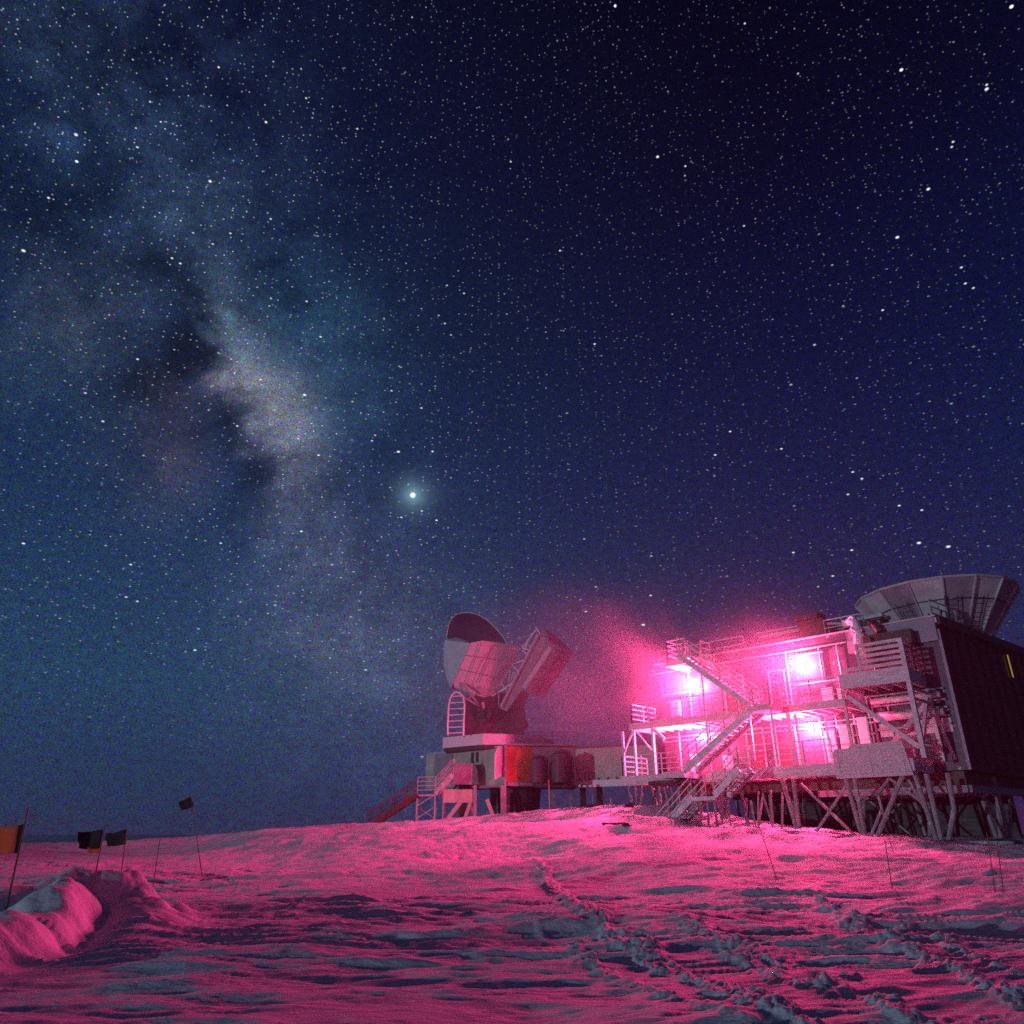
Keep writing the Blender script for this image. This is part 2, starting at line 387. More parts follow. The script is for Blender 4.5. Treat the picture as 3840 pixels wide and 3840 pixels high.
for pl, w, hh in [([(2000, 3320), (2180, 3440), (2400, 3560), (2620, 3650), (2900, 3770), (3100, 3860)], .36, 1.0), ([(2560, 3480), (2760, 3570), (2960, 3655), (3140, 3740)], .24, .8), ([(2640, 3500), (2800, 3555), (2980, 3600), (3170, 3660)], .22, .8),
                  ([(3090, 3440), (3260, 3520), (3450, 3580), (3640, 3660), (3860, 3760)], .30, 1.0), ([(3400, 3500), (3620, 3570), (3800, 3640)], .25, .8), ([(3100, 3700), (3300, 3760), (3500, 3850)], .24, .8), ([(2000, 3480), (2250, 3600), (2500, 3700), (2750, 3790), (2900, 3850)], .2, .45),
                  ([(1400, 3205), (1480, 3225), (1570, 3262)], .55, .9), ([(1220, 3215), (1290, 3250)], .4, .6), ([(1330, 3190), (1350, 3220)], .4, .5), ([(2360, 3280), (2480, 3300), (2680, 3305)], .55, .8), ([(700, 3185), (820, 3190)], .7, .7), ([(1900, 3225), (1960, 3235)], .5, .7), ([(2170, 3235), (2220, 3250)], .5, .6),
                  ([(2800, 3385), (2950, 3375)], .4, .6), ([(3540, 3830), (3700, 3800)], .3, .5)]:
    TRACKS.append(([g0(*q) for q in pl], w, hh))
def height(x, y):
    r = np.hypot(x, y)
    h = base_h(x, y)
    nearfade = 1-sst(60, 200, r)
    # wind-cut sastrugi, lying across the view
    ca, sa = math.cos(R(7)), math.sin(R(7)); u = x*ca+y*sa; v = -x*sa+y*ca
    wx = fbm(x/7, y/5, 3)*1.6
    a1 = fbm(u/3.4+wx*.3, (v+wx)/1.05, 4, .5)
    rid = 1-np.abs(fbm(u/5.5+3.1, (v+wx)/1.7+8.8, 4, .52))*2.2
    big = fbm(x/16+5, y/9-2, 3)
    amp = .55+.45*sst(-.2, .35, fbm(x/11+40, y/8+12, 2))
    h = h+(a1*.17+np.clip(rid, -.4, 1)*.115)*amp*(.25+.75*nearfade)+big*.16*(1-sst(14, 30, r)*.35)
    steps = sst(.05, .20, fbm(u/2.2+9, (v+wx)/.8+3, 3))
    h = h+steps*.022*nearfade*amp
    near_l = 1-.8*np.exp(-((x+8.2)/1.9)**4-((y-14)/3.6)**4)
    h = h+near_l*fbm(u/1.6, (v+wx)/.30, 4, .55)*.042*(1-sst(18, 60, r)*.7)
    fr_ = 1-np.abs(fbm(u/1.9+20, (v+wx*.6)/.42, 4, .5))*2.6
    h = h+np.clip(fr_, 0, 1)**2*.050*amp*(1-sst(20, 70, r)*.5)
    # rough crust in the zone before the laboratory
    crust = sst(18, 26, y)*(1-sst(48, 60, y))
    h = h+crust*(np.abs(fbm(x/1.9, y/1.1, 4, .55))*.13-.03)
    # vehicle tracks of broken clods
    for pts, w, hh in TRACKS:
        d = np.full_like(x, 9.)
        for a, b in zip(pts, pts[1:]):
            dd, _ = seg_d(x, y, a, b); d = np.minimum(d, dd)
        rag = fbm(x/.5+7, y/.5, 3)*.25*w*3
        m = 1-sst(w*.3, w*.85, d+rag)
        cl = np.clip(np.abs(fbm(x/.19, y/.19, 4, .6))*1.5, 0, .8)
        h = h+m*hh*(cl*.085+.022)
    # the big wind-scooped drift at the left
    def ridge(a, b, w, z0, z1):
        d, t = seg_d(x, y, a, b); return np.exp(-(d/w)**2.6)*(z0+(z1-z0)*t)
    wob = fbm(x/1.3, y/1.3, 3)*.22; x0_, y0_ = x, y; x = x+wob; y = y+wob*.7
    rg = np.maximum(ridge((-8.2, 10.6), (-7.8, 13.0), .72, .30, .50), ridge((-7.8, 13.0), (-8.45, 15.8), .70, .50, .66))
    bk = np.maximum(ridge((-9.6, 15.2), (-8.75, 16.2), .7, .55, .78), ridge((-8.75, 16.2), (-7.75, 17.0), .62, .78, .98))
    rb = ridge((-7.3, 16.6), (-6.2, 14.2), .70, .42, .10)
    sp = np.maximum(np.exp(-((x+7.35)/.40)**2-((y-16.9)/.55)**2)*.74, np.exp(-((x+6.8)/.36)**2-((y-17.2)/.5)**2)*.40)
    mo = np.maximum(np.maximum(rg, bk), np.maximum(rb, sp))
    d1, _ = seg_d(x, y, (-7.6, 15.6), (-6.72, 12.7)); d2, _ = seg_d(x, y, (-6.72, 12.7), (-7.2, 11.0))
    x, y = x0_, y0_
    mo = np.maximum(mo, 0)*(1+.42*fbm(x/1.15+4, y/1.15+2, 4, .5))-np.exp(-(np.minimum(d1, d2)/.6)**2)*.10
    mo = mo+sst(.15, .6, mo)*np.abs(fbm(x/.9, y/.9, 3))*.05
    h = h+mo
    # wind drift at the right
    h = h+np.exp(-((x-12.6)/2.6)**2-((y-16.3+.10*(x-12.6)**2)/.55)**2)*.36
    h = h+sst(300, 3000, r)*0
    return h
def ground_z(x, y):
    return float(height(np.array([float(x)]), np.array([float(y)]))[0])
def build_ground():
    fine = np.linspace(R(-44), R(44), 1000); side = np.linspace(R(44), R(180), 60)[1:-1]
    th = np.concatenate([[-math.pi], -side[::-1], fine, side]); th = np.sort(th)
    r1 = np.geomspace(5.5, 75, 640); r2 = np.geomspace(75, 9000, 80)[1:]; r0 = np.array([.6, 1.5, 2.5, 3.5, 4.5])
    rr = np.concatenate([r0, r1, r2])
    T, RR = np.meshgrid(th, rr); x = RR*np.sin(T); y = RR*np.cos(T); z = height(x, y)
    nr, nt = x.shape
    v = np.stack([x, y, z], -1).reshape(-1, 3)
    v = np.vstack([v, [[0, 0, float(z[0].mean())]]])
    i = np.arange(nr-1)[:, None]*nt; j = np.arange(nt)[None, :]; j2 = (j+1) % nt
    q = np.stack([i+j, i+j2, i+nt+j2, i+nt+j], -1).reshape(-1, 4)
    j = np.arange(nt); tri = np.stack([(j+1) % nt, j, np.full(nt, nr*nt)], -1)
    me = bpy.data.meshes.new('ground')
    nq, n3 = len(q), len(tri)
    me.vertices.add(len(v)); me.vertices.foreach_set('co', v.ravel())
    me.loops.add(nq*4+n3*3); me.loops.foreach_set('vertex_index', np.concatenate([q.ravel(), tri.ravel()]).astype(np.int32))
    me.polygons.add(nq+n3)
    me.polygons.foreach_set('loop_start', np.concatenate([np.arange(nq)*4, nq*4+np.arange(n3)*3]).astype(np.int32))
    me.polygons.foreach_set('loop_total', np.concatenate([np.full(nq, 4), np.full(n3, 3)]).astype(np.int32))
    me.update(calc_edges=True); me.validate()
    bm = bmesh.new(); bm.from_mesh(me); bm.normal_update()
    if sum(f.normal.z for f in list(bm.faces)[:200]) < 0: bmesh.ops.reverse_faces(bm, faces=bm.faces)
    bm.to_mesh(me); bm.free()
    me.polygons.foreach_set('use_smooth', np.ones(nq+n3, dtype=bool))
    me.materials.append(MATS['snow'])
    o = bpy.data.objects.new('ground', me); COL.objects.link(o); o['kind'] = 'structure'
build_ground()

# ------------------------------------------------------------------ haze of ice crystals
def build_haze():
    mb = MB(); r = 420
    mb.quad_box([(-r, -r, -3), (r, -r, -3), (r, r, -3), (-r, r, -3), (-r, -r, 34), (r, -r, 34), (r, r, 34), (-r, r, 34)])
    m = bpy.data.materials.new('haze'); m.use_nodes = True; t = m.node_tree; t.nodes.clear()
    pv = N(t, 'ShaderNodeVolumePrincipled'); out = N(t, 'ShaderNodeOutputMaterial'); t.links.new(pv.outputs[0], out.inputs['Volume'])
    pv.inputs['Density'].default_value = .00042; pv.inputs['Color'].default_value = (.9, .92, .95, 1); pv.inputs['Anisotropy'].default_value = .35
    MATS['haze'] = m
    o = mb.build('haze', 'haze'); tag(o, None, None, kind='stuff')
    o['label'] = 'thin frozen haze glowing pink round the lamps'
build_haze()
def build_plume(name, loc, scl, dens, label):
    bm = bmesh.new(); bmesh.ops.create_icosphere(bm, subdivisions=3, radius=1.0)
    me = bpy.data.meshes.new(name); bm.to_mesh(me); bm.free()
    o = bpy.data.objects.new(name, me); COL.objects.link(o)
    o.location = loc; o.scale = scl; o.rotation_euler = (0, R(3), R(-40)+0)
    m = bpy.data.materials.new('mist_plume'); m.use_nodes = True; t = m.node_tree; t.nodes.clear(); b = NB(t)
    tc = N(t, 'ShaderNodeTexCoord').outputs['Object']
    r2 = b.v('DOT_PRODUCT', tc, tc, out=1)
    f = b.m('SUBTRACT', 1.0, r2, clamp=True); f = b.m('MULTIPLY', f, f)
    pos = N(t, 'ShaderNodeNewGeometry').outputs['Position']
    n = b.mr(b.noise(pos, .22, 3, .55), .35, .68, .25, 1.5, 'LINEAR')
    pv = N(t, 'ShaderNodeVolumePrincipled'); out = N(t, 'ShaderNodeOutputMaterial'); t.links.new(pv.outputs[0], out.inputs['Volume'])
    t.links.new(b.m('MULTIPLY', b.m('MULTIPLY', f, n), dens), pv.inputs['Density']); pv.inputs['Color'].default_value = (.95, .95, .97, 1); pv.inputs['Anisotropy'].default_value = .2
    me.materials.append(m); o['kind'] = 'stuff'; o['label'] = label
build_plume('mist_plume', (4.2, 50.2, 11.6), (21.5, 8.5, 7.6), .040, 'pink lit mist drifting from the laboratory towards the telescope')
build_plume('mist', tuple(P(-1.6, 0.3, 8.2)), (8.5, 4.6, 5.2), .022, 'added mist that veils the lit decks in pink glow')  # added mist, a pink veil standing in for lens flare over the decks
SC.cycles.volume_max_steps = 128

# ================================================================== the laboratory
lab = thing('research_laboratory', 'large dark two storey laboratory on braced stilts with pink lit decks', 'building', P(0, -2.5, 2.0))
# right wall runs away at its own slight angle
side_dir = Vector((math.sin(R(51)), math.cos(R(51)), 0)); c0 = P(6.85, -2.5, 0)
ZB, ZR = 4.35, 11.25
mb = MB(); lbox(mb, -9.0, 6.85, -2.5, -11.8, ZB, ZR-.25)
wall = mb.build('wall', 'building_cladding', lab)
# seams and battens of the cladding
mb = MB()
s = -8.6
while s < 6.8:
    lbox(mb, s, s+.05, -2.5, -2.47, ZB+.4, ZR-.3); s += 1.22
for z in (7.2, 10.6): lbox(mb, -9.0, 6.8, -2.5, -2.455, z, z+.08)
mb.build('batten', 'building_cladding', wall)
# side block
mb = MB()
a = c0+side_dir*.0; b2 = c0+side_dir*24; inn = Vector((-side_dir.y, side_dir.x, 0))*1.0
e = .02
mb.quad_box([a+Vector((0, 0, ZB))+NT*-.4, b2+Vector((0, 0, ZB)), b2+inn*6+Vector((0, 0, ZB)), a+inn*3-US*3+Vector((0, 0, ZB))-NT*2,
             a+Vector((0, 0, ZR-.2))+NT*-.4, b2+Vector((0, 0, ZR-.2)), b2+inn*6+Vector((0, 0, ZR-.2)), a+inn*3-US*3+Vector((0, 0, ZR-.2))-NT*2])
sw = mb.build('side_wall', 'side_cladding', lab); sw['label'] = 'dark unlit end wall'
mb = MB()
for k in range(0, 20): 
    p = c0+side_dir*(1+k*1.2)+Vector((side_dir.y, -side_dir.x, 0))*.02
    mb.bar(p+Vector((0, 0, ZB+.1)), p+Vector((0, 0, ZR-.5)), .06, .05)
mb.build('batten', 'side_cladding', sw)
# roof slab and parapets
mb = MB(); lbox(mb, -9.15, 6.95, -2.35, -11.9, ZR-.25, ZR)
roof = mb.build('roof', 'deck_paint', lab)
mb = MB(); lbox(mb, -9.2, 2.6, -2.28, -2.42, ZR-.50, ZR+.03)
mb.build('fascia', 'building_cladding', roof)
mb = MB(); lbox(mb, -9.2, 6.95, -2.22, -2.35, ZR+.035, ZR+.10); mb.build('drip_edge', 'deck_paint', roof)
mb = MB(); lbox(mb, -9.2, 2.6, -2.24, -2.277, ZR-.53, ZR-.46); mb.build('drip_edge', 'deck_paint', roof)
mb = MB(); lbox(mb, 2.62, 6.86, -2.30, -2.45, 10.15, ZR+.03); up_ = mb.build('fascia', 'mauve_wall', roof); up_['label'] = 'pale weathered fascia at the right end'
mb = MB(); outv = Vector((side_dir.y, -side_dir.x, 0))
pa = c0+outv*.12+Vector((0, 0, ZR-.12)); pb = c0+outv*.12+side_dir*24+Vector((0, 0, ZR-.12)); mb.bar(pa, pb, .18, .42)
mb.build('fascia', 'dark_metal', roof)
# upper set-back storey of plant
mb = MB(); lbox(mb, -3.2, 3.5, -5.2, -9.5, ZR+.01, 12.45); pent = mb.build('rooftop_room', 'building_cladding', lab)
mb = MB(); lbox(mb, -3.4, 3.7, -5.0, -9.7, 12.45, 12.62); mb.build('roof', 'deck_paint', pent)
# corner trim, pale
mb = MB(); mb.bar(P(6.90, -2.45, ZB), P(6.90, -2.45, ZR-.56), .13, .06, up=tuple(NT)); mb.build('corner_trim', 'mauve_wall', lab)
# belly
mb = MB(); lbox(mb, -8.6, 6.5, -2.9, -11.0, 3.75, ZB-.003); mb.build('underfloor', 'brown_metal', lab)
mb = MB(); lbox(mb, -8.4, 6.3, -10.9, -11.1, 1.2, 3.74); mb.build('rear_skirt', 'side_cladding', lab)
mb = MB(); lbox(mb, -.2, 6.6, -2.55, -2.85, 3.42, 3.72); lbox(mb, -.2, 6.6, -7.0, -7.3, 3.42, 3.72)
mb.build('floor_beam', 'rough_timber_leg', lab)
mb = MB()
for z in (3.4,): mb.bar(P(6.6, -2.7, 3.57), c0+side_dir*20+Vector((0, 0, 3.57)), .3, .3)
mb.build('floor_beam', 'rough_timber_leg', lab)
# doors
def door(s0, s1, z0, z1, lab_=None, m='red_panel'):
    mb = MB(); lbox(mb, s0, s1, -2.5, -2.42, z0, z1); d = mb.build('door', m, lab)
    mb = MB(); lbox(mb, s0-.08, s0-.004, -2.5, -2.39, z0, z1+.08); lbox(mb, s1+.004, s1+.08, -2.5, -2.39, z0, z1+.08); lbox(mb, s0-.004, s1+.004, -2.5, -2.39, z1+.004, z1+.08)
    mb.build('frame', 'galvanised_steel', d)
    mb = MB(); mb.tube(P(s1-.15, -2.42, z0+1.0), P(s1-.15, -2.34, z0+1.0), .03); mb.tube(P(s1-.15, -2.34, z0+1.0), P(s1-.28, -2.34, z0+1.0), .02)
    mb.build('handle', 'aluminium', d)
    return d
door(-1.85, -1.05, 7.62, 9.85)
door(-4.6, -3.5, 7.62, 9.9)
door(-1.9, -.9, 4.80, 6.95)
door(-3.6, -2.7, 4.80, 6.95)
# doghouse panels, ducts, trays and junction boxes on the front wall
mb = MB(); lbox(mb, -3.5, -2.4, -2.5, -2.44, 9.0, 10.3); mb.build('panel', 'red_panel', lab)
mb = MB(); lbox(mb, -6.2, -4.9, -2.5, -2.44, 4.9, 7.0); mb.build('panel', 'red_panel', lab)
mb = MB()
for z in (6.95, 6.72): mb.bar(P(-9, -2.36, z), P(6.6, -2.36, z), .10, .06)
mb.build('cable_tray', 'galvanised_steel', lab)
for s0, z0, w, h, m in ((.75, 5.0, .55, 1.5, 'aluminium'), (1.5, 4.8, .7, 1.9, 'galvanised_steel'), (2.45, 4.8, .5, 2.2, 'aluminium'), (.95, 7.7, .6, .9, 'galvanised_steel'), (1.75, 7.9, .4, .6, 'galvanised_steel'), (-8.2, 8.1, .6, .9, 'galvanised_steel'), (-7.2, 4.9, .5, 1.0, 'aluminium'), (-5.1, 5.0, .45, .7, 'aluminium')):
    mb = MB(); lbox(mb, s0, s0+w, -2.5, -2.2, z0, z0+h); lbox(mb, s0+.04, s0+w-.04, -2.2, -2.18, z0+.05, z0+h*.45); lbox(mb, s0+.04, s0+w-.04, -2.2, -2.18, z0+h*.52, z0+h-.05)
    bx = mb.build('junction_box', m, lab, bevel=.012)
mb = MB()
for s0, za, zb_ in ((.55, 4.8, 7.2), (1.4, 6.6, 7.25), (2.3, 4.8, 7.2), (3.05, 4.8, 8.0), (3.25, 4.8, 8.0), (-.75, 7.6, 10.7), (1.1, 7.6, 10.7), (2.05, 8.9, 11), (-2.1, 4.8, 7.2), (-6.9, 7.6, 10.9), (-7.9, 4.8, 7.2), (4.0, 5.0, 8)):
    MB().tube(P(s0, -2.38, za), P(s0, -2.38, zb_), .05, n=8).build('conduit', 'galvanised_steel', lab)
for s0, s1, z in ((-.3, 2.6, 8.95), (.6, 3.2, 6.2), (-.2, 1.3, 10.5), (-8.8, -6.6, 9.4), (3.3, 6.6, 7.1), (3.3, 6.6, 7.45), (3.3, 6.6, 6.35), (3.0, 6.6, 7.95)):
    MB().tube(P(s0, -2.34, z), P(s1, -2.34, z), .055, n=8).build('conduit', 'galvanised_steel', lab)
# big insulated ducts under the right platform
mb = MB()
for z, r in ((7.62, .14), (6.85, .17)): mb.tube(P(3.4, -2.0, z), P(6.5, -2.0, z), r, n=14)
mb.build('duct', 'deck_paint', lab, smooth=True)
mb = MB(); lbox(mb, 3.4, 6.6, -2.5, -2.42, 6.0, 6.62); mb.build('panel', 'deck_paint', lab)
# round hatch seen dark with a bright glint
mb = MB(); mb.tube(P(4.5, -2.5, 6.6), P(4.5, -2.3, 6.6), .50, n=30); hatch = mb.build('vent_hatch', 'dark_metal', lab, smooth=False)
mb = MB(); 
for i in range(30):
    a0 = 2*math.pi*i/30; a1 = 2*math.pi*(i+1)/30
    mb.bar(P(4.5+.52*math.cos(a0), -2.32, 6.6+.52*math.sin(a0)), P(4.5+.52*math.cos(a1), -2.32, 6.6+.52*math.sin(a1)), .07, .07)
mb.build('rim', 'brown_metal', hatch)
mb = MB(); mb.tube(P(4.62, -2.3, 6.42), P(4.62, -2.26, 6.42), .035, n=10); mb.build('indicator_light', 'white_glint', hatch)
# yellow lit slit high on the end wall
def side_pt(px, py, off=.05):
    d = ray(px, py); o0 = c0+outv*off
    k = (o0.x*outv.x+o0.y*outv.y)/(d.x*outv.x+d.y*outv.y)
    return Vector((d.x*k, d.y*k, CZ+d.z*k))
p1 = side_pt(3775, 2455); p2 = side_pt(3797, 2540)
mid = (p1+p2)/2; 
mb = MB(); w = side_dir*.20
mb.prism([Vector((mid.x, mid.y, p2.z))-w, Vector((mid.x, mid.y, p2.z))+w, Vector((mid.x, mid.y, p1.z))+w, Vector((mid.x, mid.y, p1.z))-w], -outv*.04)
yw = mb.build('window', 'yellow_light', lab); yw['label'] = 'narrow window lit dim yellow on the dark end wall'
mb = MB()
for k in (-1.15, 1.15): mb.bar(Vector((mid.x, mid.y, p2.z-.05))+w*k+outv*.02, Vector((mid.x, mid.y, p1.z+.05))+w*k+outv*.02, .07, .07)
for z in (p1.z+.05, p2.z-.05): mb.bar(Vector((mid.x, mid.y, z))-w*1.2+outv*.02, Vector((mid.x, mid.y, z))+w*1.2+outv*.02, .07, .07)
mb.build('frame', 'dark_metal', yw)

# decks
def deck(s0, s1, t0, t1, ztop, th, name='deck', m='deck_paint'):
    mb = MB(); x = s0+.03
    while x < s1-.03: lbox(mb, x, x+.060, t0, t1, ztop-.04, ztop); x += .125
    n = int((s1-s0)/.6)
    for i in range(n+1):
        ss = s0+.06+(s1-s0-.12)*i/n; lbox(mb, ss-.04, ss+.04, t0+.1, t1-.02, ztop-th+.03, ztop-.062)
    d = mb.build(name, m, lab)
    mb = MB(); lbox(mb, s0-.003, s1+.003, t1-.002, t1+.08, ztop-th, ztop+.03); lbox(mb, s0-.085, s0-.005, t0, t1+.08, ztop-th, ztop+.03); lbox(mb, s1+.005, s1+.085, t0, t1+.08, ztop-th, ztop+.03)
    mb.build('edge_beam', m, d)
    # trodden snow lying on the boards
    x = s0+.1
    while x < s1-.5:
        wd = random.uniform(.4, 1.2); tt = random.uniform(t0+.1, t0+.7)
        MB().hull([P(x, tt, ztop+.004), P(min(x+wd, s1-.1), tt, ztop+.004), P(min(x+wd*.8, s1-.1), tt+.5, ztop+.004), P(x+.1, tt+.4, ztop+.004), P(x+wd*.5, tt+.25, ztop+random.uniform(.04, .12))]).build('snow_patch', 'snow', d); x += wd+random.uniform(0, .8)
    return d
deck(-10.4, 5.35, -2.5, 0, 4.74, .50)
deck(-9.55, 2.86, -2.5, 0, 7.58, .34)
dk = deck(2.94, 5.80, -2.5, 0, 8.70, .66); dk['label'] = 'raised platform with a deep pale edge beam'
deck(-6.75, -5.2, -2.4, 0, 10.86, .34)

def railing(pts, h=1.1, rails=4, mat_='stair_steel', step=1.25, solid=0, name='railing', r=.028, parent=None):
    mb = MB()
    for a, b in zip(pts, pts[1:]):
        a = Vector(a); b = Vector(b); n = max(1, round((b-a).length/step))
        for i in range(n+1):
            p = a+(b-a)*i/n; mb.bar(p, p+Vector((0, 0, h+.02)), .055)
        for k in range(rails):
            z = Vector((0, 0, h*(k+1)/rails)); mb.bar(a+z, b+z, .05, .05 if k == rails-1 else .035)
    return mb.build(name, mat_, parent or lab)
e1 = .04
railing([P(-10.3, -2.4, 4.77), P(-10.35, e1-.06, 4.77), P(-6.3, e1-.06, 4.77)])
railing([P(-3.6, -.03, 4.77), P(1.9, -.03, 4.77)], rails=4)
railing([P(-9.45, -2.4, 7.61), P(-9.5, -.04, 7.61), P(-2.6, -.04, 7.61)])
railing([P(-.2, -.04, 7.61), P(2.8, -.04, 7.61)], rails=4)
railing([P(-6.7, -2.3, 10.89), P(-6.7, -.05, 10.89), P(-5.5, -.05, 10.89)])
railing([P(-5.25, -2.3, 10.89), P(-5.25, -1.3, 10.89)], rails=3)
# slatted guard on the raised platform
mb = MB()
for k in range(5): lbox(mb, 3.95 if k else 3.0, 5.78, -.02, .04, 8.84+k*.26, 8.84+k*.26+.14)
lbox(mb, 3.85, 3.95, -.06, .06, 8.73, 10.05); 
mb.build('slatted_guard', 'deck_paint', lab)
mb = MB()
for k in range(5): lbox(mb, 5.78, 5.83, -2.4, -.1, 8.86+k*.26, 8.86+k*.26+.07)
mb.build('slatted_guard', 'stair_steel', lab)
# posts
def post(s, t, z0, z1, w=.13, m='deck_paint', name='post'):
    mb = MB(); lbox(mb, s-w/2, s+w/2, t-w/2, t+w/2, z0, z1); return mb.build(name, m, lab)
post(5.90, .0, 4.75, 10.0, .20); post(5.95, -2.3, 4.75, 8.0, .16)
post(-8.15, -.1, 4.77, 7.24, .14); post(-10.25, -.1, 4.77, 7.24, .10, 'stair_steel'); post(-.02, -.1, 4.77, 7.24, .15); post(2.85, -.1, 4.77, 8.0, .13)
post(-9.45, -.1, 4.77, 7.24, .12, 'stair_steel')
post(.25, -.3, 4.77, 7.24, .08, 'galvanised_steel'); post(1.05, -1.9, 4.77, 7.2, .10, 'galvanised_steel')
# slanted braces of the decks
def strut(a, b, w=.12, m='deck_paint', name='brace', h=None):
    mb = MB(); mb.bar(a, b, w, h or w, up=tuple(NT)); return mb.build(name, m, lab)
strut(P(-8.05, -.1, 7.2), P(-7.4, -.1, 6.6), .16)
strut(P(-10.2, -.1, 6.1), P(-9.55, -.1, 7.2), .09, 'stair_steel'); strut(P(-10.3, -.1, 6.1), P(-10.35, -.1, 7.2), .07, 'stair_steel'); strut(P(-9.3, -.1, 7.2), P(-8.25, -.1, 6.0), .08, 'stair_steel')
strut(P(3.05, -.15, 7.7), P(5.75, -.15, 5.2), .20); strut(P(4.55, -.35, 5.4), P(5.85, -2.1, 7.3), .22)
strut(P(5.95, -2.2, 7.9), P(5.8, -.2, 5.2), .14); strut(P(5.95, -2.25, 7.3), P(6.4, -2.5, 4.8), .14)
mb = MB()
for z in (7.75, 7.3): mb.bar(P(5.85, -.1, z), P(5.9, -2.3, z), .12, .14)
mb.build('cross_beam', 'deck_paint', lab)
mb = MB()
for k in range(5): mb.bar(P(5.5, -.05, 4.9+k*.2), P(5.75, -2.3, 4.9+k*.2), .05, .11)
mb.build('slatted_guard', 'stair_steel', lab)
# big grey planked windscreen at the lower right
mb = MB()
for k in range(9):
    z0 = 4.06+k*.162; z1 = z0+.155; sl = (k/9)*.22
    s0 = 2.0 if k < 8 else 2.75; s1 = 5.36-sl
    off = .10+random.uniform(-.012, .012)
    mb.quad_box([P(s0, off, z0), P(s1, off, z0), P(s1, off+.06, z0), P(s0, off+.06, z0), P(s0 if k < 7 else s0+.12, off, z1), P(s1-.02, off, z1), P(s1-.02, off+.06, z1), P(s0 if k < 7 else s0+.12, off+.06, z1)])
ws = mb.build('windscreen', 'timber', lab); ws['label'] = 'pale planked windscreen at the right end of the lower deck'
for s_ in (2.2, 3.65, 5.05): lbox(MBX := MB(), s_-.03, s_+.03, .165, .185, 4.1, 5.3).build('batten', 'timber', ws)
# roof rail and mast pipework
railing([P(-8.9, -2.5, ZR), P(-3.2, -2.6, ZR)], h=.9, rails=2, step=2.4, name='roof_railing')
railing([P(-3.0, -3.6, ZR), P(3.2, -3.6, ZR)], h=1.15, rails=2, step=1.9, name='roof_railing')
railing([P(1.5, -2.6, ZR+.05), P(3.4, -2.6, ZR+.05)], h=.85, rails=2, step=.8, name='roof_railing')
o3 = c0+outv*-.15
railing([o3+side_dir*.2+Vector((0, 0, ZR)), o3+side_dir*5+Vector((0, 0, ZR))], h=1.0, rails=3, step=1.0, name='roof_railing')
# snow-rimed flue dropping from the roof
mb = MB()
pts = [P(2.6, -2.7, 11.8), P(3.2, -2.2, 11.75), P(3.35, -2.1, 11.2), P(3.3, -2.05, 10.5), P(3.35, -2.05, 9.9)]
for a, b in zip(pts, pts[1:]): mb.tube(a, b, .20, .24, n=12)
for i in range(26):
    f = random.random(); k = min(3, int(f*4)); c = pts[k].lerp(pts[k+1], f*4-k)+Vector((random.uniform(-.2, .2), random.uniform(-.2, .2), random.uniform(-.2, .2)))
    rr = random.uniform(.08, .2); mb.hull([c+Vector((random.uniform(-1, 1), random.uniform(-1, 1), random.uniform(-1, 1))).normalized()*rr for _ in range(10)])
mb.build('frosted_flue', 'snow', lab)

# stilts: front row seen in the picture, then the rows behind
def leg(a, b, w=.16, m='rough_timber_leg', name='leg'):
    mb = MB(); mb.tube(a, b, w*.66, w*.58, n=8); return mb.build(name, m, lab)
def gz(s, t): p = P(s, t, 0); return ground_z(p.x, p.y)
ROWS = [(-.3, 1), (-7.5, 0)]
legs = [((-.78, 4.22), (-.32, 1.5)), ((-.2, 4.2), (-.28, 1.5)), ((2.3, 4.2), (2.66, 1.3)), ((2.72, 4.2), (2.74, 1.3)), ((4.83, 4.1), (3.07, 1.3)), ((5.33, 4.1), (5.69, 1.2)), ((5.79, 4.1), (5.85, 1.2)), ((6.64, 4.1), (6.58, 2.65)), ((6.58, 2.65), (5.96, 1.1))]
for (a, b) in legs: leg(P(a[0], -.1, a[1]), P(b[0], -.1, b[1]), .17)
for (a, b) in (((.09, 3.95), (2.4, 1.5)), ((2.36, 3.9), (.29, 1.6)), ((3.58, 3.5), (3.66, 2.5)), ((3.50, 3.3), (4.2, 4.0)), ((4.2, 4.0), (5.65, 2.73)), ((2.8, 1.4), (3.62, 2.7)), ((5.0, 3.9), (5.62, 2.2))):
    strut(P(a[0], -.2, a[1]), P(b[0], -.2, b[1]), .11, 'rough_timber_leg', 'cross_brace')
for dt in (-8.2,):
    for s0 in (-7.6, -4.0, -.6, 2.7, 5.9):
        leg(P(s0-.35, dt, 3.8), P(s0, dt, 1.1), .16); leg(P(s0+.45, dt, 3.8), P(s0+.05, dt, 1.1), .16)
    for s0 in (-.6,):
        strut(P(s0+.4, dt, 3.7), P(s0+2.7, dt, 1.5), .10, 'rough_timber_leg', 'cross_brace'); strut(P(s0+2.7, dt-.15, 3.7), P(s0+.4, dt-.15, 1.5), .10, 'rough_timber_leg', 'cross_brace')
# left end stilts, in narrow Vs
for s0, t0 in ((-9.7, -.3), (-8.3, -.6), (-7.3, -.3), (-5.9, -.4), (-4.4, -.5)):
    leg(P(s0-.5, t0, 4.3), P(s0, t0, 1.9), .13); leg(P(s0, t0, 4.3), P(s0+.02, t0, 1.9), .12); leg(P(s0+.5, t0, 4.3), P(s0+.05, t0, 1.9), .13)
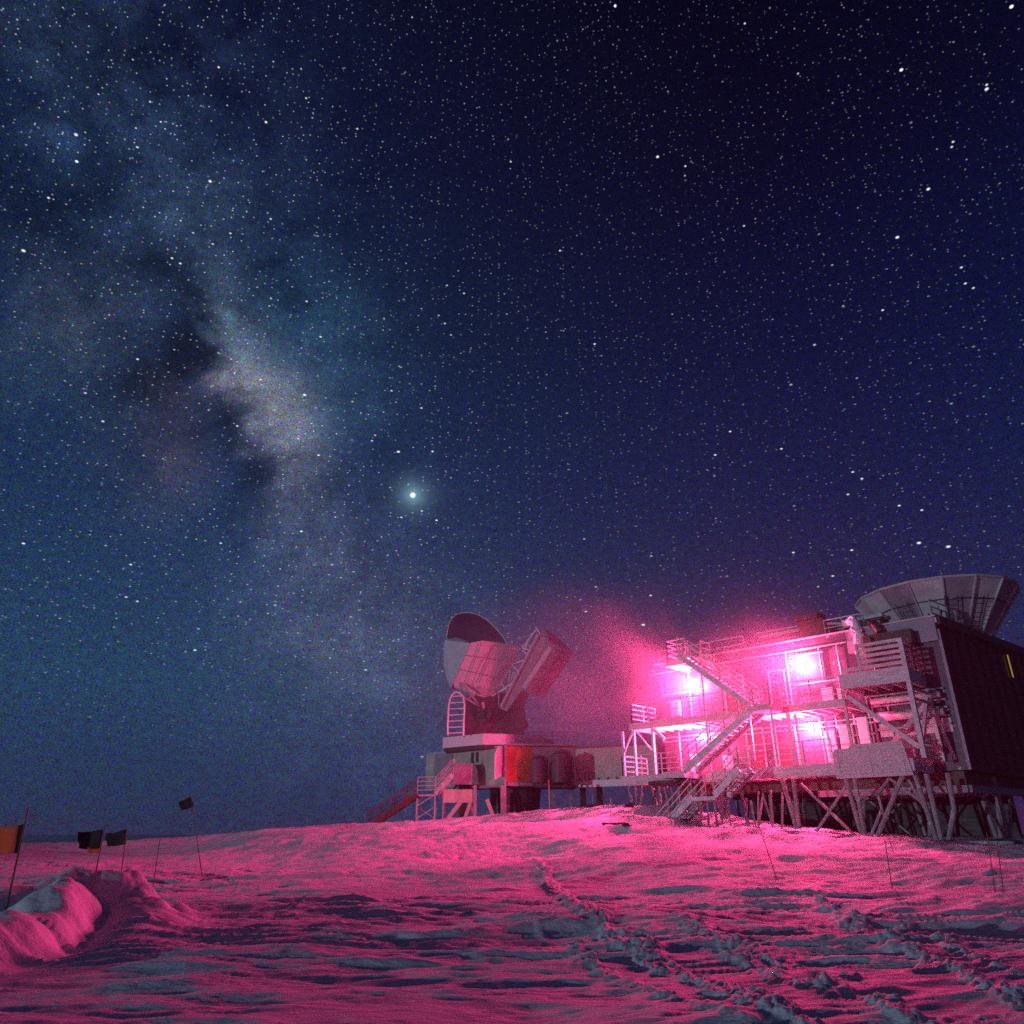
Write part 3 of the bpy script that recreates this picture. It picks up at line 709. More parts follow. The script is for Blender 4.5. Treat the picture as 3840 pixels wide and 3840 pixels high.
# stilts under the dark end
for k, d_ in enumerate((3.5, 8.5, 14)):
    p = c0+side_dir*d_-outv*.4
    leg(p+Vector((0, 0, 4.2)), p+Vector((.1, 0, 1.0)), .2); leg(p+side_dir*-1.6+Vector((0, 0, 3.4)), p+Vector((.05, 0, 1.1)), .13); leg(p+side_dir*1.6+Vector((0, 0, 3.4)), p+Vector((.05, 0, 1.1)), .13)
mb = MB(); mb.bar(P(6.1, -.1, 1.42), P(8.6, .4, 1.42), .2, .10); mb.build('ground_beam', 'rough_timber_leg', lab)
mb = MB(); mb.bar(P(2.7, -.9, 1.50), P(6.0, -.9, 1.46), .25, .12); mb.build('ground_beam', 'dark_metal', lab)
mb = MB(); mb.tube(P(-4.62, -.05, 4.7), P(-4.6, -.05, 11.1), .06, n=10); mb.build('mast', 'stair_steel', lab)
# bullseye platform under the left deck and hung clutter
mb = MB(); mb.tube(P(-6.6, .35, 4.15), P(-6.6, .35, 4.30), 1.45, n=40); mb.build('round_platform', 'dark_metal', lab)
mb = MB()
for i in range(12):
    s0 = -9+i*.5; mb.bar(P(s0, -.6, 4.2), P(s0+random.uniform(-.2, .2), -.6+random.uniform(-.5, .5), 3.5+random.uniform(-.3, .3)), .06)
mb.build('hanger', 'brown_metal', lab)

# ------------------------------------------------------------------ stairs (each a thing)
def stairs(name_label, top, bot, width_vec, cat='stairs', group=None, rails=3, m='stair_steel', rail_sides=(0, 1), sw_=.09, sh=.30, tread=.26, rh=1.0, name='steel_staircase'):
    top = Vector(top); bot = Vector(bot); wv = Vector(width_vec)
    t = thing(name, name_label, cat, bot+wv*.5, group)
    for k in (0, 1):
        MB().bar(top+wv*k, bot+wv*k, sw_, sh).build('stringer', m, t)
    n = max(3, round(abs(top.z-bot.z)/.19)); run = Vector((top.x-bot.x, top.y-bot.y, 0)).normalized()
    mb = MB()
    for i in range(1, n):
        c = bot.lerp(top, i/n)+Vector((0, 0, .02)); a = c+wv*.05; b = c+wv*.95
        mb.quad_box([a-run*tread/2, b-run*tread/2, b+run*tread/2, a+run*tread/2]+[q+Vector((0, 0, .035)) for q in (a-run*tread/2, b-run*tread/2, b+run*tread/2, a+run*tread/2)])
    mb.build('treads', m, t)
    L = (top-bot).length; np_ = max(2, round(L/1.0))
    for k in rail_sides:
        mb = MB(); o = wv*k
        for i in range(np_+1):
            p = bot.lerp(top, i/np_)+o; mb.bar(p, p+Vector((0, 0, rh)), .045)
        for j in range(rails):
            z = Vector((0, 0, rh*(j+1)/rails)); mb.bar(bot+o+z, top+o+z, .045)
        mb.build('handrail', m, t)
    return t
stairs('steel stairs dropping right from the roof landing to the upper deck', P(-5.25, .10, 10.8), P(-1.3, .10, 7.62), NT*1.05)
stairs('long steel stairs running down left between the upper and lower decks', P(-1.0, 1.45, 7.45), P(-5.3, 1.45, 4.74), NT*-1.15, sh=.34)
mb = MB(); lbox(mb, -1.35, -.1, .09, 1.5, 7.28, 7.56); mb.build('landing', 'deck_paint', lab)
mb = MB(); lbox(mb, -6.6, -5.2, .10, 1.6, 4.40, 4.72); mb.build('landing', 'deck_paint', lab)
railing([P(-.12, .1, 7.58), P(-.12, 1.45, 7.58)], rails=3)
for s_ in (-1.3, -.15): post(s_, 1.4, 4.77 if s_ > -1 else 5, 7.28, .07, 'galvanised_steel')
# ground flight in two legs with a landing on posts
tA, tB = 1.2, 2.5
st1 = stairs('short upper flight of the ground stairs below the lower deck', P(-1.6, tA, 4.55), P(-3.05, tA, 3.42), NT*1.3, m='stair_steel', rh=1.0)
st2 = stairs('longer flight of the ground stairs ending in the snow', P(-4.3, tA, 3.38), P(-6.5, tA, 1.60), NT*1.3, m='stair_steel', rh=1.0)
mb = MB(); lbox(mb, -4.35, -3.0, tA-.05, tB+.05, 3.22, 3.40); lp = tag(mb.build('stair_landing', 'stair_steel'), 'square steel landing between the two ground flights', 'platform')
WORLD_LOC[lp.name] = WORLD_LOC[lp.name]
for s_ in (-4.25, -3.9, -3.5, -3.1):
    for t_ in (tA, tB):
        z0 = gz(s_, t_); b0 = MB(); b0.bar(P(s_, t_, 3.2), P(s_+random.uniform(-.12, .12), t_+random.uniform(-.1, .1), z0-.15), .075); b0.build('leg', 'rough_timber_leg', lp)
# loose props stacked under the deck by the landing
grp = 'timber props leaning under the lower deck'
for i in range(9):
    s_ = -2.9+i*.24; p = P(s_, .1+random.uniform(-.6, .5), 3.7-random.uniform(0, .5)); q = P(s_+random.uniform(-.15, .25), .4+random.uniform(-.4, .4), 0); q.z = ground_z(q.x, q.y)-.05
    o = MB().bar(p, q, .08).build('timber_prop', 'rough_timber_leg')
    tag(o, 'thin timber prop standing in the row beneath the lower deck', 'prop', grp)

# ------------------------------------------------------------------ lamps
WASH = (1.0, .10, .27)
def wall_lamp(s, z, label, out_w, wash_w, t=-2.5, turn=0.):
    lt = thing('wall_lamp', label, 'lamp', P(s, t, z), 'red wall lamps of the laboratory')
    mb = MB(); lbox(mb, s-.14, s+.14, t, t+.10, z-.18, z+.22); mb.build('housing', 'galvanised_steel', lt, bevel=.02)
    mb = MB(); c = P(s, t+.2, z)
    bm = bmesh.new(); bmesh.ops.create_icosphere(bm, subdivisions=2, radius=.10); k = len(mb.v); mb.v += [v.co+c for v in bm.verts]; mb.f += [tuple(v.index for v in f.verts) for f in bm.faces]; bm.free()
    mb.build('globe', 'globe', lt, smooth=True)
    mb = MB()
    for a_ in (0, 1, 2, 3):
        an = a_*math.pi/4; mb.bar(c+(US*math.cos(an)+Vector((0, 0, 1))*math.sin(an))*.13, c-(US*math.cos(an)+Vector((0, 0, 1))*math.sin(an))*.13+NT*.0, .012)
    mb.build('guard', 'galvanised_steel', lt)
    L = bpy.data.lights.new('lamp_flood', 'AREA'); L.shape = 'DISK'; L.size = .30; L.energy = out_w; L.color = RED; L.spread = R(178)
    lo = bpy.data.objects.new('lamp_flood', L); COL.objects.link(lo); lo.parent = lt; lo.location = NT*.42
    lo.rotation_euler = (-(NT*1.0-US*turn+Vector((0, 0, -.22)))).to_track_quat('Z', 'Y').to_euler()
    L2 = bpy.data.lights.new('lamp_wash', 'POINT'); L2.energy = wash_w; L2.color = WASH; L2.shadow_soft_size = .10
    l2 = bpy.data.objects.new('lamp_wash', L2); COL.objects.link(l2); l2.parent = lt; l2.location = NT*.52
wall_lamp(-6.35, 9.75, 'lamp glowing white pink on the upper deck wall under the roof landing', 6500, 1900, turn=.9)
wall_lamp(-6.1, 6.75, 'lamp glowing white pink on the lower deck wall beside the thin mast', 3200, 2100, turn=.5)
wall_lamp(.08, 10.0, 'brightest lamp high on the upper deck wall under the roof edge', 4000, 2600)
wall_lamp(.0, 6.75, 'lamp glowing white pink on the lower deck wall left of the planked windscreen', 3000, 1600)

# ------------------------------------------------------------------ on the laboratory roof
# conical ground shield
CX, CY, CZS = 23.47, 40.0, 13.77
sh = thing('ground_shield', 'wide flared conical metal shield standing open to the sky on the right roof', 'telescope shield', (CX, CY, 11.3))
NSEG = 16
def ring(r, z, ph=0.): return [Vector((CX+r*math.cos(2*math.pi*(i+ph)/NSEG), CY+r*math.sin(2*math.pi*(i+ph)/NSEG), z)) for i in range(NSEG)]
lo_, hi_ = ring(2.15, 11.25), ring(4.0, 13.72); lo2, hi2 = ring(2.09, 11.25), ring(3.94, 13.72)
for i in range(NSEG):
    j = (i+1) % NSEG; mb = MB()
    g_ = .006
    a, b, c, d = lo_[i].lerp(lo_[j], g_), lo_[i].lerp(lo_[j], 1-g_), hi_[i].lerp(hi_[j], 1-g_), hi_[i].lerp(hi_[j], g_)
    a2, b2_, c2, d2 = lo2[i].lerp(lo2[j], g_), lo2[i].lerp(lo2[j], 1-g_), hi2[i].lerp(hi2[j], 1-g_), hi2[i].lerp(hi2[j], g_)
    mb.quad_box([a, b, b2_, a2, d, c, c2, d2]); mb.build('panel', 'mauve_wall' if i in (9, 11, 13, 14) else 'shield_panel', sh)  # darker panels: shade bands on the cone put into the colour
for i in range(NSEG):
    mb = MB(); v_ = (hi_[i]-Vector((CX, CY, hi_[i].z))).normalized()
    mb.bar(lo_[i]+v_*.05, hi_[i]+v_*.05, .06, .12); mb.build('rib', 'shield_rib', sh)
mb = MB()
hh = ring(4.03, 13.77)
for i in range(NSEG): mb.bar(hh[i], hh[(i+1) % NSEG], .10, .12)
mb.build('rim', 'shield_rib', sh)
mb = MB(); mid_ = ring(3.35, 12.80)
for i in range(NSEG): mb.bar(mid_[i], mid_[(i+1) % NSEG], .05, .05)
mb.build('hoop', 'dark_metal', sh)
mb = MB(); mb.tube((CX, CY, 11.25), (CX, CY, 12.3), 1.3, n=24); mb.build('receiver_mount', 'dark_metal', sh)
# ladder on the shield
def ladder(mb, a, b, side, n=9, w=.4):
    a = Vector(a); b = Vector(b); side = Vector(side).normalized()*w/2
    mb.bar(a-side, b-side, .035); mb.bar(a+side, b+side, .035)
    for i in range(1, n): p = a.lerp(b, i/n); mb.bar(p-side, p+side, .03)
for ai in (11.2, 12.3, 9.5):
    mb = MB(); an = 2*math.pi*ai/NSEG; rd = Vector((math.cos(an), math.sin(an), 0)); tg = Vector((-math.sin(an), math.cos(an), 0))
    ladder(mb, Vector((CX, CY, 11.3))+rd*2.45, Vector((CX, CY, 12.9))+rd*3.6, tg, 8, .6); mb.build('ladder', 'dark_metal', sh)
# dark box on the roof
bs = thing('rooftop_instrument_box', 'small dark brown box with a flat lid on the roof above the brightest lamp', 'equipment box', P(.7, -3.1, ZR))
mb = MB(); lbox(mb, .05, 1.45, -2.6, -3.6, ZR+.02, 12.35); mb.build('body', 'brown_metal', bs, bevel=.03)
mb = MB(); lbox(mb, -.05, 1.25, -2.55, -3.7, 12.37, 12.72); mb.build('lid', 'dark_metal', bs, bevel=.03)
mb = MB(); 
for z in (11.5, 12.1): lbox(mb, .1, 1.4, -2.555, -2.595, z, z+.08)
mb.build('band', 'dark_metal', bs)
# long boom on the roof, right of the box
bo = thing('rooftop_pipe', 'long pink lit pipe on stub legs between the dark roof box and the flue', 'pipe', P(2.2, -2.9, ZR))
mb = MB(); mb.tube(P(1.5, -2.9, 12.05), P(2.75, -2.9, 11.82), .07, n=10); mb.build('pipe', 'deck_paint', bo)
for s_ in (1.6, 2.2, 2.7): MB().bar(P(s_, -2.9, ZR), P(s_, -2.9, 12.0-(s_-1.5)*.17), .06).build('leg', 'stair_steel', bo)
# dark equipment housing above the raised platform
eh = thing('equipment_housing', 'dark red brown ventilation housing above the raised platform rail', 'equipment box', P(4.8, -2.2, 9.9))
mb = MB(); lbox(mb, 3.85, 5.95, -1.55, -2.4, 10.05, 10.75); mb.build('body', 'brown_metal', eh, bevel=.03)
mb = MB(); lbox(mb, 3.8, 4.2, -1.2, -2.4, 9.2, 10.6); mb.build('duct', 'brown_metal', eh, bevel=.03)
mb = MB()
for k in range(6): lbox(mb, 4.4, 5.85, -1.5, -1.547, 10.13+k*.1, 10.17+k*.1)
mb.build('louvre', 'dark_metal', eh)
mb = MB()
for s_ in (4.0, 5.8): mb.bar(P(s_, -1.65, 8.7), P(s_, -1.65, 10.05), .07)
mb.build('support', 'dark_metal', eh)
mb = MB(); 
pts = [P(3.9, -2.2, 11.5), P(4.3, -1.9, 11.3), P(4.45, -1.9, 10.9)]
for a, b in zip(pts, pts[1:]): mb.tube(a, b, .18, n=12)
mb.build('cowl', 'dark_metal', eh)
# dark clutter along the end roof edge
cl = thing('rooftop_winch', 'jumble of dark frames on the roof edge beneath the conical shield', 'roof equipment', c0+side_dir*2.5+Vector((0, 0, ZR)))
mb = MB()
for i in range(9):
    p = c0+side_dir*(.3+i*.55)-outv*.35+Vector((0, 0, ZR)); mb.bar(p, p+Vector((random.uniform(-.3, .3), random.uniform(-.2, .2), random.uniform(.3, .75))), .07)
    mb.bar(p+Vector((0, 0, .3)), p+side_dir*.6+Vector((0, 0, random.uniform(.1, .6))), .05)
mb.build('frame', 'dark_metal', cl)
mb = MB(); p = c0+side_dir*2.2-outv*.6+Vector((0, 0, ZR+.02)); mb.tube(p+Vector((0, 0, .3)), p+side_dir*.9+Vector((0, 0, .3)), .28, n=14); mb.build('drum', 'dark_metal', cl)

# ================================================================== telescope building behind
YB = 58.0
tb = thing('telescope_building', 'low cream and orange red module on stilts carrying the big telescope', 'building', at(1880, 3060, YB+1))
zt = at(1896, 2797, YB).z; zb = at(1896, 2945, YB).z
cL = at(1597, 2870, YB+6.0); cC = at(1896, 2870, YB); cR = at(2155, 2870, YB+.5)
def vwall(mb, a, b, z0, z1, th):        # upright slab between two plan points
    a = Vector((a.x, a.y, 0)); b = Vector((b.x, b.y, 0)); n = (b-a).cross(Vector((0, 0, 1))).normalized()
    if n.y < 0: n = -n
    n = n*th
    return mb.quad_box([a+Vector((0, 0, z0)), b+Vector((0, 0, z0)), b+n+Vector((0, 0, z0)), a+n+Vector((0, 0, z0)), a+Vector((0, 0, z1)), b+Vector((0, 0, z1)), b+n+Vector((0, 0, z1)), a+n+Vector((0, 0, z1))])
mb = MB(); vwall(mb, cL, cC, zb, zt, 3.0); wl = mb.build('wall', 'cream_wall', tb)
mb = MB(); cM = cC.lerp(cR, .39); vwall(mb, cC+Vector((.05, -.02, 0)), cM, zb+.25, zt-.02, 3.0); w2 = mb.build('wall', 'orange_red_wall', tb); w2['label'] = 'orange red front wall'
mb = MB(); vwall(mb, cM+Vector((.005, 0, 0)), cR, zb+.05, zt-.05, 3.0); w3 = mb.build('wall', 'mauve_wall', tb); w3['label'] = 'dark mauve front wall'
mb = MB(); mb.bar(Vector((cC.x, cC.y-.06, zb)), Vector((cC.x, cC.y-.06, zt)), .22, .14); mb.build('corner_trim', 'galvanised_steel', tb)
mb = MB(); vwall(mb, cC+Vector((.12, -.08, 0)), cR+Vector((0, -.08, 0)), zb-.05, zb+.22, .2); mb.build('sill_beam', 'mauve_wall', tb)
# panels on the cream wall
def on(a, b, f0, f1, z0, z1, th=.05, off=.06):
    mb = MB(); n = (b-a).cross(Vector((0, 0, 1))).normalized(); n = n if n.y < 0 else -n
    vwall(mb, a.lerp(b, f0)+n*off, a.lerp(b, f1)+n*off, z0, z1, th); return mb
on(cL, cC, .12, .36, zb+.9, zt-.15).build('window', 'mauve_wall', wl)
on(cL, cC, .78, .90, zb+.55, zt-.5).build('panel', 'cream_wall', wl)
on(cL, cC, .02, .98, zt-.12, zt+.04, .2, .12).build('eave', 'galvanised_steel', wl)
on(cL, cC, .0, .98, zb-.12, zb+.08, .2, .1).build('sill', 'mauve_wall', wl)
for f in (.60, .66): on(cL, cC, f, f+.02, zt-1.0, zt-.25, .1, .12).build('pipe', 'dark_metal', wl)
# wing panel that catches the red light
a_ = at(1858, 2860, YB-.9); b_ = at(1892, 2860, YB+.6)
mb = MB(); mb.prism([Vector((a_.x, a_.y, zb+.35)), Vector((b_.x, b_.y, zb+.8)), Vector((b_.x, b_.y, zt-.05)), Vector((a_.x+.25, a_.y, zt-.1)), Vector((a_.x, a_.y, zt-.7))], (-.08, .04, 0)); mb.build('wing_panel', 'white_panel', tb)
# flat roof deck with rail
mb = MB(); p0 = at(1900, 2790, YB-.4); p1_ = at(2165, 2790, YB-.2)
mb.quad_box([Vector((p0.x, p0.y, zt+.0)), Vector((p1_.x, p1_.y, zt)), Vector((p1_.x, p1_.y+6, zt)), Vector((p0.x-2, p0.y+9, zt))]+[Vector((p0.x, p0.y, zt+.12)), Vector((p1_.x, p1_.y, zt+.12)), Vector((p1_.x, p1_.y+6, zt+.12)), Vector((p0.x-2, p0.y+9, zt+.12))])
mb.build('roof', 'mauve_wall', tb)
railing([Vector((p0.x+1.6, p0.y+.1, zt+.12)), Vector((p1_.x, p1_.y+.1, zt+.12))], h=.85, rails=3, step=.9, parent=tb, mat_='dark_metal')
# rounded entrance lobby
def lobby(px0, px1, py0, py1, Y, m, name, dep=2.0):
    a = at(px0, py1, Y); b = at(px1, py1, Y); zt_ = at(px0, py0, Y).z; z0 = a.z; w = b.x-a.x; pts = []
    pts.append(Vector((a.x, Y, z0))); pts.append(Vector((b.x+.1, Y, z0))); 
    for i in range(7):
        an = i/6*math.pi/2; rr = w*.28
        pts.append(Vector((b.x-rr+rr*math.cos(an), Y, zt_-rr*1.4+rr*1.4*math.sin(an))))
    pts.append(Vector((a.x+w*.1, Y, zt_))); pts.append(Vector((a.x, Y, zt_-.3)))
    return MB().prism(pts, (0, dep, 0)).build(name, m, tb)
lobby(1700, 1790, 2862, 2942, YB+1.0, 'mauve_wall', 'entrance_lobby', 2.5)
# cylinders put in for rounded shadow shapes by the mauve wall: each a thing
for px, w_, lab_ in ((2020, .62, 'upright dark tank standing in for a shadow, left of the pair before the mauve wall'), (2105, .72, 'taller upright dark tank standing in for a shadow nearest the connecting corridor')):
    c = at(px, 2935, YB-1.0); tz = at(px, 2850 if px < 2050 else 2830, YB-1.0).z
    tk = thing('shadow_cylinder', lab_, 'cylinder', (c.x, c.y, zb-.1), 'cylinders for shadow shapes beside the telescope building')
    MB().tube((c.x, c.y, zb+.1), (c.x, c.y, tz), w_, n=22).build('shell', 'dark_purple_paint', tk, smooth=False)
    MB().tube((c.x, c.y, tz), (c.x, c.y, tz+.25), w_, w_*.45, n=22).build('dome', 'dark_purple_paint', tk)
    mb = MB(); mb.path([(c.x+w_+.05, c.y-.2, zb+.2), (c.x+w_+.05, c.y-.2, tz+.1), (c.x, c.y, tz+.35)], .05); mb.build('pipe', 'dark_metal', tk)
    mb = MB()
    for dx in (-.5, .5): mb.bar((c.x+dx*w_, c.y-.2, zb+.1), (c.x+dx*w_, c.y-.2, zb-.2), .12)
    mb.build('cradle', 'dark_metal', tk)
mb = MB(); p = at(2010, 2948, YB-1.9); p_ = at(2165, 2948, YB-1.9)
mb.quad_box([Vector((p.x, p.y, zb-.25)), Vector((p_.x, p.y, zb-.25)), Vector((p_.x, p.y+2.5, zb-.25)), Vector((p.x, p.y+2.5, zb-.25)), Vector((p.x, p.y, zb-.1)), Vector((p_.x, p.y, zb-.1)), Vector((p_.x, p.y+2.5, zb-.1)), Vector((p.x, p.y+2.5, zb-.1))]); mb.build('service_platform', 'dark_metal', tb)
# stilts
def col_(px, py0, py1, Y, w, m='rough_timber_leg', px2=None, name='leg', parent=tb):
    a = at(px, py0, Y); b = at(px2 or px, py1, Y); b.z = min(b.z, ground_z(b.x, b.y)+.05)-.25
    return MB().bar(a, b, w).build(name, m, parent)
for a in ((1782, 2945, 3078, YB-.2, .22), (1888, 2945, 3068, YB-.2, .42), (2140, 2945, 3030, YB, .2), (1665, 2945, 3090, YB+3, .2), (2075, 2950, 3040, YB, .22)): col_(*a)
for a in ((1905, 2945, 3060, YB+.6, .3), (1736, 2950, 3080, YB+2.2, .55), (1850, 2950, 3075, YB+2.6, .5)): col_(*a, m='dark_metal')
for a in ((1735, 2998, 3085, YB, .28, 'cream_wall', 1648), (1768, 3000, 3080, YB, .24, 'cream_wall', 1728), (1782, 3040, 3078, YB, .2, 'cream_wall', 1745), (1826, 2998, 3070, YB, .26, 'cream_wall', 1868), (1760, 2998, 3070, YB+2, .2, 'mauve_wall', 1790)): col_(*a, name='brace')
mb = MB(); a = at(1662, 2985, YB-.1); b = at(1778, 2985, YB-.1); mb.bar(a, b, .2, .9); mb.build('cross_beam', 'cream_wall', tb)
# telescope pier
pc = at(1945, 3000, YB+3.5)
pier = MB().tube((pc.x, pc.y, 1.2), (pc.x, pc.y, zb), 1.35, 1.75, n=20).build('pier', 'dark_purple_paint', tb)

# corridor to the laboratory
co = thing('connecting_corridor', 'long beige enclosed corridor joining the telescope building and the laboratory', 'walkway', at(2270, 3020, YB+.8))
mb = MB(); a = at(2157, 2870, YB+.6); b = at(2470, 2870, YB-2.5); zc0 = at(2260, 2925, YB).z; zc1 = at(2260, 2803, YB).z; zcb = at(2260, 2952, YB).z
vwall(mb, a, b, zc0, zc1, 2.4); cw = mb.build('wall', 'cream_wall', co)
on(a, b, 0, 1, zcb, zc0-.02, .3, .25).build('skirt', 'white_panel', co)
on(a, b, 0, 1, zc1-.05, zc1+.1, .3, .08).build('roof_edge', 'brown_metal', co)
for f in np.linspace(.05, .95, 9): on(a, b, f, f+.02, zc0+.0, zc0+.14, .08, .1).build('bracket', 'brown_metal', co)
for px, m in ((2140, 'galvanised_steel'), (2185, 'dark_metal'), (2247, 'dark_metal')): 
    p_ = at(px, 2950, YB+1.2); q_ = Vector((p_.x, p_.y, ground_z(p_.x, p_.y)-.2)); MB().bar(p_, q_, .42 if m == 'dark_metal' else .2).build('leg', m, co)
# entrance stairs to the snow at the left
a1 = at(1700, 2905, YB+.2); l1 = at(1632, 2978, YB+.2); l0 = at(1565, 2980, YB+.2); g1 = at(1372, 3108, YB+.2)
d_ = Vector((0, 1.1, 0))
stairs('upper flight of steel stairs rising to the telescope building lobby', a1, l1, d_, rails=4, m='stair_steel', sh=.34, rh=1.15)
stairs('long lower flight of dark steel stairs reaching the snow at far left', l0, g1, d_, rails=4, m='brown_metal', sh=.36, rh=1.15)
ld = thing('stair_scaffold', 'scaffold tower holding the landing of the telescope building stairs', 'scaffold', (l0.x, l0.y, 2.0))
mb = MB(); mb.quad_box([l0+Vector((0, 0, -.12)), l1+Vector((0, 0, -.12)), l1+d_+Vector((0, 0, -.12)), l0+d_+Vector((0, 0, -.12)), l0, l1, l1+d_, l0+d_]); mb.build('landing', 'stair_steel', ld)
for p in (l0, l1, l0+d_, l1+d_): MB().bar(p+Vector((0, 0, -.1)), Vector((p.x, p.y, ground_z(p.x, p.y)-.2)), .09).build('leg', 'stair_steel', ld)
mb = MB()
for k in range(3):
    za, zb_ = 1.9+k*.85, 2.7+k*.85; mb.bar((l0.x, l0.y, za), (l1.x, l1.y, zb_), .05); mb.bar((l0.x, l0.y+1.1, zb_), (l1.x, l1.y+1.1, za), .05)
mb.build('brace', 'stair_steel', ld)
mb = MB()
for k in range(4): mb.bar(l0+Vector((0, 0, .3*(k+1))), l1+Vector((0, 0, .3*(k+1))), .045)
mb.bar(l0, l0+Vector((0, 0, 1.2)), .05); mb.bar(l1, l1+Vector((0, 0, 1.2)), .05); mb.build('handrail', 'stair_steel', ld)

# ================================================================== the telescope
YT = 61.0
def T(px, py, dy=0.): return at(px, py, YT+dy)
tel = thing('radio_telescope', 'big tilted telescope with a dark dish shield and a truss boom above the low building', 'telescope', T(1860, 2790))
# base ring platform
mb = MB(); zt0, zt1 = at(1700, 2803, YT-2).z, at(1700, 2762, YT-2).z
foot = [T(1660, 2790, 0), T(1811, 2790, -2.6), T(1895, 2790, -2.4), T(2040, 2790, -.5), T(2080, 2790, 3), T(1960, 2790, 7), T(1720, 2790, 7)]
mb.prism([Vector((p.x, p.y, zt0+.15)) for p in foot], (0, 0, zt1-zt0)); mb.build('base_platform', 'white_panel', tel)
mb = MB(); cxy = sum(foot, Vector())/len(foot); mb.prism([Vector((cxy.x+(p.x-cxy.x)*.97, cxy.y+(p.y-cxy.y)*.97, zt0-.12)) for p in foot], (0, 0, .26)); mb.build('underside', 'dark_metal', tel)
# yoke and fork
yo = MB().hull([T(1745, 2762, -1), T(1965, 2762, -1), T(1745, 2762, 4), T(1965, 2762, 4), T(1742, 2700, -.6), T(1738, 2615, 0), T(1965, 2640, 0), T(1972, 2690, -.4), T(1965, 2640, 4), T(1738, 2615, 4), T(1830, 2590, 1), T(1900, 2600, 1)]).build('yoke', 'dark_purple_paint', tel)
for px, py, w_, h_ in ((1812, 2678, 27, 40), (1948, 2710, 16, 26)):
    c = T(px, py, -1.0); r = (T(px+w_, py)-T(px, py)).length
    mb = MB(); mb.tube(c, c+Vector((.35, 1.2, 0)), r*1.15, n=26); br = mb.build('bearing', 'dark_metal', yo)
    MB().tube(c+Vector((-.05, -.05, 0)), c+Vector((.02, .1, 0)), r*.55, n=20).build('hub', 'glass_dark', br)
mb = MB(); mb.hull([T(1805, 2635, -1.2), T(1815, 2632, -1.2), T(1820, 2652, -1.2), T(1812, 2660, -1.2), T(1806, 2645, -.9), T(1816, 2640, -.8)]); mb.build('bracket', 'white_panel', tel)
mb = MB()
for (a, b) in (((1700, 2590), (1800, 2650)), ((1730, 2560), (1795, 2640)), ((1745, 2625), (1790, 2600)), ((1765, 2570), (1830, 2600))): mb.bar(T(*a, -.4), T(*b, -.8), .14)
mb.build('strut', 'boom_paint', tel)
# dish body: pale facet to the left, pink facet to the right
back = [(1690, 2380, 4.5), (1880, 2420, 5), (1800, 2600, 5), (1720, 2560, 4.5)]
pale = [(1668, 2400, 2.6), (1664, 2440, 2.6), (1664, 2492, 2.4), (1674, 2548, 2.0), (1692, 2582, 1.4), (1764, 2412, -.9), (1735, 2408, .4), (1700, 2412, 1.6), (1698, 2562, -.3)]
mb = MB().hull([T(*q) for q in pale]+[T(*q) for q in back]); mb.build('dish_back', 'white_panel', tel)
pinkf = [(1767, 2410, -.9), (1700, 2564, -.25), (1706, 2580, 0), (1810, 2402, -.75), (1860, 2408, -.35), (1900, 2414, 0), (1950, 2424, .5), (1815, 2616, .2), (1848, 2608, .5), (1905, 2560, .8)]
mb = MB().hull([T(*q) for q in pinkf]+[T(1920, 2440, 4.5), T(1800, 2590, 4.5), T(1780, 2420, 4.5)]); db = mb.build('dish_shroud', 'white_panel', tel)
mb = MB(); mb.bar(T(1853, 2434, -.75), T(1796, 2560, -.45), .07, .07); mb.build('seam', 'boom_paint', db)
for a, b in (((1722, 2510, -.62), (1880, 2545, -.0)), ((1745, 2458, -.85), (1905, 2480, -.0)), ((1806, 2408, -1.0), (1745, 2572, -.35)), ((1905, 2418, -.25), (1835, 2605, .15))):
    MB().bar(T(*a)+Vector((0, -.06, 0)), T(*b)+Vector((0, -.06, 0)), .05, .05).build('seam', 'boom_paint', db)
# dark guard of the dish, thin shell
shell = [(1679, 2420), (1675, 2385), (1681, 2350), (1690, 2325), (1708, 2306), (1732, 2298), (1762, 2298), (1795, 2306), (1826, 2324), (1856, 2352), (1882, 2382), (1904, 2416), (1850, 2450), (1700, 2470)]
pts = [T(x, y, 3.0+((x-1760)/120)**2*-.4) for x, y in shell]
mb = MB().prism(pts, (0, .18, .05)); sg = mb.build('dish_guard', 'dark_reflector', tel)
mb = MB()
for a, b in zip(pts[:11], pts[1:12]): mb.bar(a, b, .09, .09)
mb.build('rim', 'white_panel', sg)
# counter edge: truss between dish and boom
mb = MB()
def tb_(a, b, w=.10): mb.bar(T(*a), T(*b), w)
tr = [((1958, 2430, .4), (2014, 2357, 0)), ((1958, 2430, .4), (2030, 2450, -.2)), ((2014, 2357, 0), (2038, 2400, -.4)), ((1968, 2440, .4), (1978, 2412, .3)), ((1978, 2412, .3), (1995, 2375, .2)), ((1960, 2440, .3), (1985, 2460, -.2)),
      ((1920, 2492, .6), (2000, 2462, -.3)), ((1920, 2492, .6), (1955, 2528, -.4)), ((1915, 2500, .6), (1880, 2560, .6)), ((1880, 2560, .6), (1900, 2590, -.4)), ((1845, 2610, .5), (1900, 2580, -.3)), ((1845, 2612, .5), (1925, 2560, -.3)), ((1870, 2600, .4), (1870, 2650, -.4)),
      ((1985, 2462, 0), (1940, 2560, -.3)), ((2010, 2390, 0), (2005, 2440, -.2)), ((2016, 2385, 0), (2011, 2436, -.2)), ((1925, 2520, .2), (1915, 2560, .1)), ((1932, 2518, .2), (1926, 2560, .1)), ((1912, 2512, .2), (1908, 2560, .1)), ((1990, 2455, 0), (2035, 2430, -.3))]
for a, b in tr: tb_(a, b)
mb.build('truss', 'aluminium', tel)
